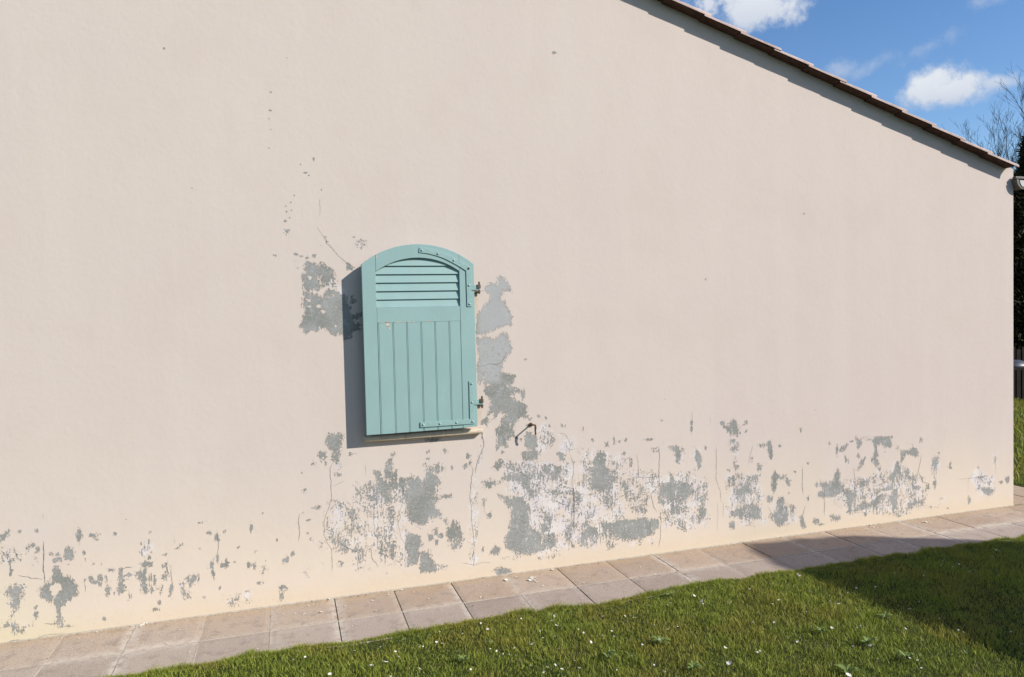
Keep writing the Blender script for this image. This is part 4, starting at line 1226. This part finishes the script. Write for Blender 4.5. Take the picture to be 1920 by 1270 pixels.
for i, (x, y, L) in enumerate(WEEDS):
    o = obj('weed', weed_mesh(i, 9 + i % 5, L), M_weed); o.location = (x, y, 0.002); tag(o, WLAB[i], 'weed', 'broad leafed weeds in the lawn')

# crumbs of render, grit and old moss gathered in the angle of wall and paving and in the joints
nd = 2600; g_ = np.random.default_rng(5)
dx_ = g_.uniform(-2.0, 6.2, nd); dy_ = -.004 - np.abs(g_.normal(0, .018, nd)) * (.4 + 1.2 * vnoise(dx_, dx_ * 0, 2.3, 5))
far_ = g_.random(nd) < .22; dy_[far_] = g_.uniform(-.62, -.01, far_.sum())
jn = g_.random(nd) < .18; kk = g_.integers(-2, 21, nd); dx_[jn] = (-1.151 + .3405 * (kk + 0) + g_.normal(0, .003, nd))[jn]; dy_[jn] = g_.uniform(-.64, -.01, nd)[jn]
sz = g_.uniform(.0008, .0026, nd) * (1 + 1.2 * (g_.random(nd) < .05)); a_ = g_.uniform(0, 6.28, nd)
P = []
for q, (ux_, uy_, uz_) in enumerate(((1, 0, 0), (-.5, .8, 0), (-.6, -.7, 0), (0, 0, .9))):
    P.append(np.stack([dx_ + sz * (ux_ * np.cos(a_) - uy_ * np.sin(a_)), dy_ + sz * (ux_ * np.sin(a_) + uy_ * np.cos(a_)), .0012 + sz * uz_], 1))
P = np.stack(P, 1).reshape(-1, 3); b_ = np.arange(nd)[:, None] * 4
T_ = np.concatenate([b_ + np.array(q) for q in ([0, 1, 3], [1, 2, 3], [2, 0, 3], [0, 2, 1])], 0)
me = np_mesh('grit', P, T_); at = me.attributes.new('tint', 'FLOAT', 'POINT'); at.data.foreach_set('value', np.repeat(g_.random(nd), 4).astype(np.float32))
s_ = NT('grit', .95, .1); tv = s_.attr('tint'); s_.color(s_.mix(s_.ramp(tv, .62, .66), s_.mix(tv, (.10, .07, .045), (.30, .21, .13)), (.66, .60, .50)))
tag(obj('grit', me, s_.m), 'loose grit and crumbs of render along the foot of the wall and in the paving joints', 'grit', kind='stuff')

# fallen flakes of paint ------------------------------------------------
s_ = NT('paint_flake', .8, .2); s_.color(s_.mix(s_.noise(40, 3, .5), (.70, .68, .60), (.58, .53, .45))); M_flake = s_.m
def flake_mesh(seed, curl=.3):
    r = random.Random(seed); K = r.randint(5, 8); bm = bmesh.new(); rr = [r.uniform(.45, 1) for _ in range(K)]
    el = r.uniform(.45, .9)
    P = [Vector((rr[k] * math.cos(k / K * 6.283), el * rr[k] * math.sin(k / K * 6.283), 0)) for k in range(K)]
    for p in P: p.z = curl * p.x * p.x
    top = [bm.verts.new(p) for p in P]; bot = [bm.verts.new(p - Vector((0, 0, .09))) for p in P]; ct = bm.verts.new((0, 0, -.02)); cb = bm.verts.new((0, 0, -.11))
    for k in range(K):
        k2 = (k + 1) % K; bm.faces.new((top[k], top[k2], ct)); bm.faces.new((bot[k2], bot[k], cb)); bm.faces.new((top[k], bot[k], bot[k2], top[k2]))
    bmesh.ops.recalc_face_normals(bm, faces=bm.faces); m = bpy.data.meshes.new('paint_flake'); bm.to_mesh(m); bm.free(); m.materials.append(M_flake); return m
FM = [flake_mesh(i, .15 + .1 * (i % 4)) for i in range(9)]
rf = random.Random(21)
def put_flake(x, y, z, size, label, group, tilt=.25):
    o = bpy.data.objects.new('paint_flake', FM[rf.randrange(9)]); C.objects.link(o)
    o.location = (x, y, z); o.scale = (size, size, size * .8); o.rotation_euler = (rf.uniform(-tilt, tilt), rf.uniform(-tilt, tilt), rf.uniform(0, 6.28))
    tag(o, label, 'paint flake', group)
PAV = [(1.368,-0.127,22),(1.347,-0.159,16),(1.390,-0.121,12),(1.212,-0.107,14),(1.531,-0.042,12),(0.999,-0.306,8),(0.414,-0.137,9),(0.414,-0.280,9),(0.509,-0.079,8),(0.596,-0.034,9),(0.655,-0.095,6),(0.599,-0.018,6),(0.717,-0.223,6),(0.752,-0.063,6),(0.037,-0.188,9),(0.131,-0.191,8),(0.105,-0.590,9),(0.276,-0.432,5),(0.262,-0.156,7),(0.361,-0.186,4),(1.284,-0.080,8),(1.090,-0.146,5),(1.079,-0.078,6),(1.126,-0.033,5),(1.387,-0.268,7),(1.443,-0.086,6),(1.632,-0.309,7),(1.524,-0.529,9),(0.813,-0.506,4),(0.871,-0.155,4),(0.908,-0.097,5),(1.198,-0.475,5),(0.065,-0.074,6),(-0.007,-0.159,5),(0.109,-0.114,4),(0.232,-0.098,4),(1.374,-0.196,8),(1.035,-0.470,4),(-0.781,-0.024,16),(-0.761,-0.015,10),(-0.733,-0.031,8),(-0.786,-0.046,8),(-0.619,-0.315,10),(-0.500,-0.459,6),(-0.584,-0.162,6),(-0.961,-0.082,7),(-0.971,-0.111,5),(-1.061,-0.092,6),(-1.363,-0.141,6),(0.106,-0.594,9),(0.039,-0.188,10),(-0.006,-0.163,6),(0.095,-0.068,7),(0.184,-0.021,8),(0.128,-0.189,8),(0.070,-0.080,5),(-0.066,-0.141,5),(-0.833,-0.017,6),(-0.927,-0.127,4),(-0.358,-0.436,4),(-0.185,-0.536,4),(0.165,-0.291,5),(1.531,-0.044,14),(1.364,-0.131,22),(1.369,-0.172,12),(1.628,-0.311,9),(1.387,-0.269,8),(1.436,-0.091,6),(2.086,-0.342,8),(2.062,-0.192,6),(2.720,-0.012,8),(2.516,-0.403,5),(1.282,-0.072,6),(1.567,-0.388,5),(2.004,-0.012,5),(2.252,-0.012,6),(2.491,-0.070,5),(1.917,-0.012,7),(2.924,-0.091,8),(2.467,-0.555,5),(2.126,-0.316,4),(4.020,-0.012,12),(3.952,-0.026,8),(4.000,-0.065,8),(4.023,-0.081,8),(4.436,-0.105,14),(4.476,-0.093,10),(4.454,-0.132,8),(4.428,-0.082,7),(4.554,-0.060,7),(4.668,-0.107,6),(4.279,-0.158,6),(4.024,-0.345,7),(3.890,-0.125,5),(4.716,-0.138,5),(4.195,-0.105,6),(4.083,-0.060,5),(4.214,-0.570,6),(3.841,-0.083,5),(4.117,-0.131,4),(3.994,-0.043,6),(4.581,-0.104,5),(4.364,-0.115,5),(3.937,-0.259,4),(5.085,-0.185,4)]
LAWN = [(0.381,-0.927,22),(0.320,-0.942,16),(0.439,-0.846,11),(0.447,-0.903,9),(0.871,-0.894,12),(0.889,-0.913,10),(0.911,-0.762,11),(0.723,-0.950,9),(0.781,-0.770,9),(0.896,-0.694,9),(0.732,-1.138,10),(0.255,-0.770,9),(0.133,-0.965,9),(0.379,-0.778,6),(0.574,-0.836,7),(0.555,-0.838,6),(0.644,-0.810,8),(0.663,-0.843,6),(1.249,-0.849,9),(1.246,-0.789,7),(1.070,-0.994,9),(1.014,-1.033,7),(0.868,-0.972,8),(0.890,-1.004,7),(0.994,-1.194,8),(1.099,-1.232,8),(1.031,-1.267,8),(1.189,-1.295,9),(1.342,-0.979,9),(0.936,-1.062,7),(0.681,-0.705,7),(0.629,-0.726,5),(1.139,-0.958,7),(1.153,-0.871,5),(0.032,-0.754,7),(-0.020,-0.764,6),(0.521,-1.050,8),(0.385,-1.082,9),(1.115,-1.276,7),(0.909,-1.052,6),(0.975,-1.010,6),(0.498,-0.729,4),(1.282,-0.738,8),(1.108,-0.712,6),(0.327,-0.710,5),(2.095,-0.764,13),(2.094,-0.836,14),(2.228,-0.907,10),(1.652,-0.871,11),(1.652,-0.903,10),(1.621,-0.869,10),(1.600,-0.912,7),(1.518,-0.825,9),(1.341,-1.072,9),(1.420,-1.030,11),(1.467,-1.060,8),(1.653,-1.169,13),(1.750,-1.080,9),(1.553,-1.191,8),(1.831,-1.476,14),(2.181,-1.163,9),(1.900,-1.345,10),(2.425,-1.001,8),(2.350,-0.851,8),(2.482,-0.973,9),(1.799,-0.784,8),(1.893,-0.824,8),(1.247,-0.853,9),(1.246,-0.788,7),(1.281,-0.736,7),(1.115,-1.268,9),(1.030,-1.267,9),(1.153,-0.878,6),(1.187,-1.294,8),(1.455,-1.275,9),(1.341,-0.981,9),(1.339,-0.922,6),(1.707,-1.022,7),(1.481,-1.008,8),(2.286,-1.195,6),(2.085,-0.863,9),(2.028,-1.429,9),(1.512,-1.380,6),(1.337,-1.362,6),(1.885,-1.550,6),(1.928,-0.793,8),(1.168,-1.089,8),(1.196,-1.225,8),(2.252,-1.407,8),(2.436,-0.787,8),(2.603,-0.762,6),(2.831,-0.697,10),(1.059,-1.234,8),(1.202,-0.954,7),(1.815,-1.065,7),(1.361,-1.255,5),(1.527,-1.451,7),(2.836,-0.708,14),(2.742,-1.124,13),(2.481,-0.974,11),(2.602,-0.764,7),(2.733,-1.070,10),(2.501,-1.349,12),(2.463,-1.674,10),(2.655,-1.372,8),(2.534,-1.554,16),(4.277,-0.786,12),(3.254,-0.978,9),(3.033,-1.304,10),(3.161,-1.242,8),(3.875,-1.121,8),(3.106,-0.999,8),(3.776,-1.020,7),(3.726,-0.870,6),(3.841,-0.893,8),(3.767,-0.913,6),(3.816,-0.809,6),(3.242,-1.090,7),(3.365,-0.874,7),(3.490,-0.965,7),(3.203,-0.952,6),(4.142,-0.865,6),(2.618,-1.388,9),(2.239,-1.745,16),(2.014,-1.431,9),(2.433,-0.787,8),(2.181,-1.162,7),(2.726,-0.922,7),(2.991,-0.983,8),(2.851,-1.029,7),(2.902,-1.016,6),(2.283,-1.197,6),(2.250,-1.409,7),(3.050,-1.571,7),(2.884,-1.752,10),(2.828,-1.475,7),(3.076,-1.443,7),(2.617,-1.741,8),(2.607,-1.711,9),(2.458,-1.533,10),(3.182,-1.786,8),(2.293,-1.376,5),(2.518,-1.149,5),(2.424,-1.000,8),(2.581,-1.797,7),(3.049,-1.600,6),(2.350,-1.494,5),(3.593,-1.257,5),(3.343,-1.331,5),(3.256,-1.677,6),(3.305,-1.169,5)]
def where(x):
    return ('near the left end' if x < 0 else 'below the shutter' if x < 1.15 else 'right of the shutter' if x < 2.6 else 'at the shadow edge' if x < 3.4 else 'towards the house corner')
for x, y, m in PAV:
    s = m * .00115
    z = .004 + s * .12
    lb = ('large white ' if m >= 14 else 'small white ' if m < 8 else 'white ') + 'paint flake on the ' + ('paving against the wall ' if y > -.12 else 'paving ') + where(x)
    put_flake(x, y, z, s, lb, 'paint flakes on the paving')
for x, y, m in LAWN:
    s = m * .00108
    lb = ('large white ' if m >= 14 else 'small white ' if m < 8 else 'white ') + 'paint flake on the grass ' + ('next to the paving ' if y > -.8 else '') + where(x)
    put_flake(x, y, .024 + rf.uniform(0, .006), s, lb, 'paint flakes on the lawn', .6)


# ------------------------------------------------------------------ behind the corner: fence, conifers, bare trees
M_dark = simple('dark_weathered_wood', (.022, .018, .014), .95, .1, .2, 12, .4)
fence = empty('wooden_fence', (5.9, 4.5, 0)); tag(fence, 'low dark wooden fence at the far end of the lawn past the house corner', 'fence')
bm = bmesh.new(); r = random.Random(2)
for i in range(96):
    x = i * .12; h = .86 + r.uniform(-.03, .03); box(bm, x, x + .09, -.012, .012, .02, h, .003)
obj('board_panel', bm, M_dark, fence)
bm = bmesh.new()
for z in (.22, .66): box(bm, -.05, 11.6, .013, .05, z, z + .07)
obj('fence_rail', bm, M_dark, fence)
for i in range(6):
    bm = bmesh.new(); box(bm, 2.2 * i, 2.2 * i + .09, .051, .14, -.1, .95, .004); obj('fence_post', bm, M_dark, fence)

s_ = NT('conifer_needles', .8, .15); s_.color(s_.mix(s_.attr('tint'), (.012, .017, .007), (.070, .065, .024))); M_con = s_.m
M_bark = simple('bark', (.055, .042, .034), .95, .1, .2, 20, .5)
def conifer_mesh(seed, H=3.9, R=1.15):
    g = np.random.default_rng(seed); n = 24000
    t = g.random(n) ** 1.15; z = .15 + t * (H - .15); rad = R * (1 - t * .97) ** .6 * (.90 + .12 * np.sin(z * 9 + g.normal(0, .6, n))) * (1 - .5 * g.random(n) ** 2.0)
    a = g.uniform(0, 2 * np.pi, n); c = np.stack([np.cos(a) * rad, np.sin(a) * rad, z], 1)
    L = g.uniform(.07, .19, n); d = np.stack([np.cos(a), np.sin(a), g.normal(-.1, .45, n)], 1) + g.normal(0, .45, (n, 3)); d /= np.linalg.norm(d, axis=1)[:, None]
    s = np.cross(d, g.normal(0, 1, (n, 3))); s /= np.linalg.norm(s, axis=1)[:, None]
    w = .019; P = np.stack([c - s * w, c + s * w, c + d * L[:, None]], 1).reshape(-1, 3)
    m = np_mesh('crown', P, np.arange(n * 3).reshape(-1, 3)); at = m.attributes.new('tint', 'FLOAT', 'POINT'); at.data.foreach_set('value', np.repeat(g.random(n) ** 2, 3).astype(np.float32)); m.materials.append(M_con); return m
cmesh = [conifer_mesh(1), conifer_mesh(2, 4.1, 1.1)]
clabel = ['dark green conifer directly behind the fence beside the house corner, nearest to the gutter', 'dark conifer hedge tree behind the fence, second from the house corner']
for i, (x, y, sc) in enumerate(tuple((6.9 + 1.22 * q, 6.0 + .35 * ((q * 37) % 5) / 4, (.84, .9, .87, .92, .9, 1.02, 1.05, 1.02, 1.08, 1.06, 1.1, 1.05)[q]) for q in range(12))):
    t = empty('conifer_tree', (x, y, 0), i * 1.3); t.scale = (sc, sc, sc * (1.24 if x > 13 else .95))
    tag(t, 'dark green conifer tree in the dense row behind the wooden fence past the house corner', 'tree', 'conifers behind the fence')
    o = bpy.data.objects.new('crown', cmesh[i % 2]); C.objects.link(o); o.parent = t
    if i == 0:
        bm = bmesh.new(); tube(bm, [(0, 0, -.1), (0, 0, 1.8), (.05, 0, 3.6)], [.12, .08, .02], 8); tk = obj('trunk', bm, M_bark, t); tkm = tk.data
    else: o = bpy.data.objects.new('trunk', tkm); C.objects.link(o); o.parent = t

M_twig = simple('bare_twigs', (.075, .052, .050), .9, .1, .2, 10)
def twiggy_tree(seed, H, spread, stems, skew=0.0):
    """many stems fanning up from a short trunk, each set with side shoots and fine twigs"""
    r = random.Random(seed); bt = bmesh.new(); bc = bmesh.new()
    tube(bt, [(0, 0, -.1), (.03, 0, H * .12), (.02, .02, H * .22)], [H * .022, H * .018, H * .014], 8)
    def shoot(p, d, L, rad, lev):
        n = 5 if lev == 0 else 3; pts = [p]; q = p.copy(); dd = d.copy(); rr = [rad]
        for k in range(n):
            dd = (dd + Vector((r.gauss(0, .09), r.gauss(0, .09), .07 if lev else .05))).normalized(); q = q + dd * L / n; pts.append(q.copy()); rr.append(max(.0022, rad * (1 - .8 * (k + 1) / n)))
        tube(bc, pts, rr, 5 if lev == 0 else 3, cap=False)
        if lev >= 3: return
        for k in range((15, 6, 4)[lev]):
            f = r.uniform(.22, .98) * n; a = int(min(f, n - .01)); b = pts[a].lerp(pts[a + 1], f - a)
            az = r.uniform(0, 6.283); o1 = dd.orthogonal().normalized(); o2 = dd.cross(o1)
            nd = (dd + (o1 * math.cos(az) + o2 * math.sin(az)) * r.uniform(.45, .85) + Vector((0, 0, .15))).normalized()
            shoot(b, nd, L * r.uniform(.22, .42) * (1.15 if lev else 1), max(.0030, rr[a] * .5), lev + 1)
    for k in range(stems):
        a = r.uniform(0, 6.283); s = spread * math.sqrt(r.random())
        top = Vector((s * math.cos(a) + skew, s * math.sin(a), H * (1 - .30 * (s / spread) ** 2) * r.uniform(.88, 1.0)))
        p = Vector((.02, .02, H * .20)); shoot(p, (top - p).normalized(), (top - p).length, H * .0065, 0)
    return bt, bc
for i, (x, y, H, sd2, sp_r, st, lb) in enumerate(((16.9, 8.9, 5.2, 4, 1.0, 11, 'leafless tree with fine upright twigs rising behind the lower end of the roof'),
                                       (18.5, 9.3, 6.7, 9, 1.7, 15, 'taller leafless tree with spreading dark branches at the right edge of the picture'),
                                       (15.9, 8.7, 4.9, 14, .75, 8, 'small leafless shrubby tree whose twig tips show just over the roof edge'))):
    t = empty('bare_tree', (x, y, 0)); tag(t, lb, 'tree'); bt, bc = twiggy_tree(sd2, H, sp_r, st)
    obj('trunk', bt, M_twig, t); obj('crown', bc, M_twig, t)

# ------------------------------------------------------------------ unseen hedge added out of frame at right, shaped to throw the lawn shadow
crest = Vector((2.93, -.035, 0)) + Vector((SUN.x, SUN.y, SUN.z)) * (3.6 / SUN.z)
prof = [(-1.0, -.05), (-1.0, 1.2), (-.95, 2.2), (-.75, 2.9), (-.42, 3.35), (0, 3.6), (.30, 3.52), (.55, 3.40), (.68, 3.17), (.77, 2.9), (.95, 2.3), (1.15, 1.2), (1.2, -.05)]
fine = []
for (x0, z0), (x1, z1) in zip(prof, prof[1:]):
    n = max(1, int(math.hypot(x1 - x0, z1 - z0) / .09)); fine += [(x0 + (x1 - x0) * k / n, z0 + (z1 - z0) * k / n) for k in range(n)]
fine.append(prof[-1]); ny = 90; rh = random.Random(8); rows = []
bm = bmesh.new()
for j in range(ny + 1):
    y = -9.5 * j / ny; rows.append([bm.verts.new((x + rh.uniform(-.018, .018), y + rh.uniform(-.015, .015), z + rh.uniform(-.018, .018))) for x, z in fine])
for r0, r1 in zip(rows, rows[1:]):
    for k in range(len(fine) - 1): bm.faces.new((r0[k], r0[k + 1], r1[k + 1], r1[k]))
bm.faces.new(rows[0][::-1]); bm.faces.new(rows[-1])
hedge = tag(obj('shadow_hedge', bm, simple('hedge_leaf', (.035, .06, .015), .8, .2, .25, 30, .9, col2=(.012, .022, .006))), 'unseen tall rounded green hedge added to throw the shadow on the lawn', 'hedge')
hedge.location = (crest.x, crest.y, 0); hedge.rotation_euler = (0, 0, math.radians(9))
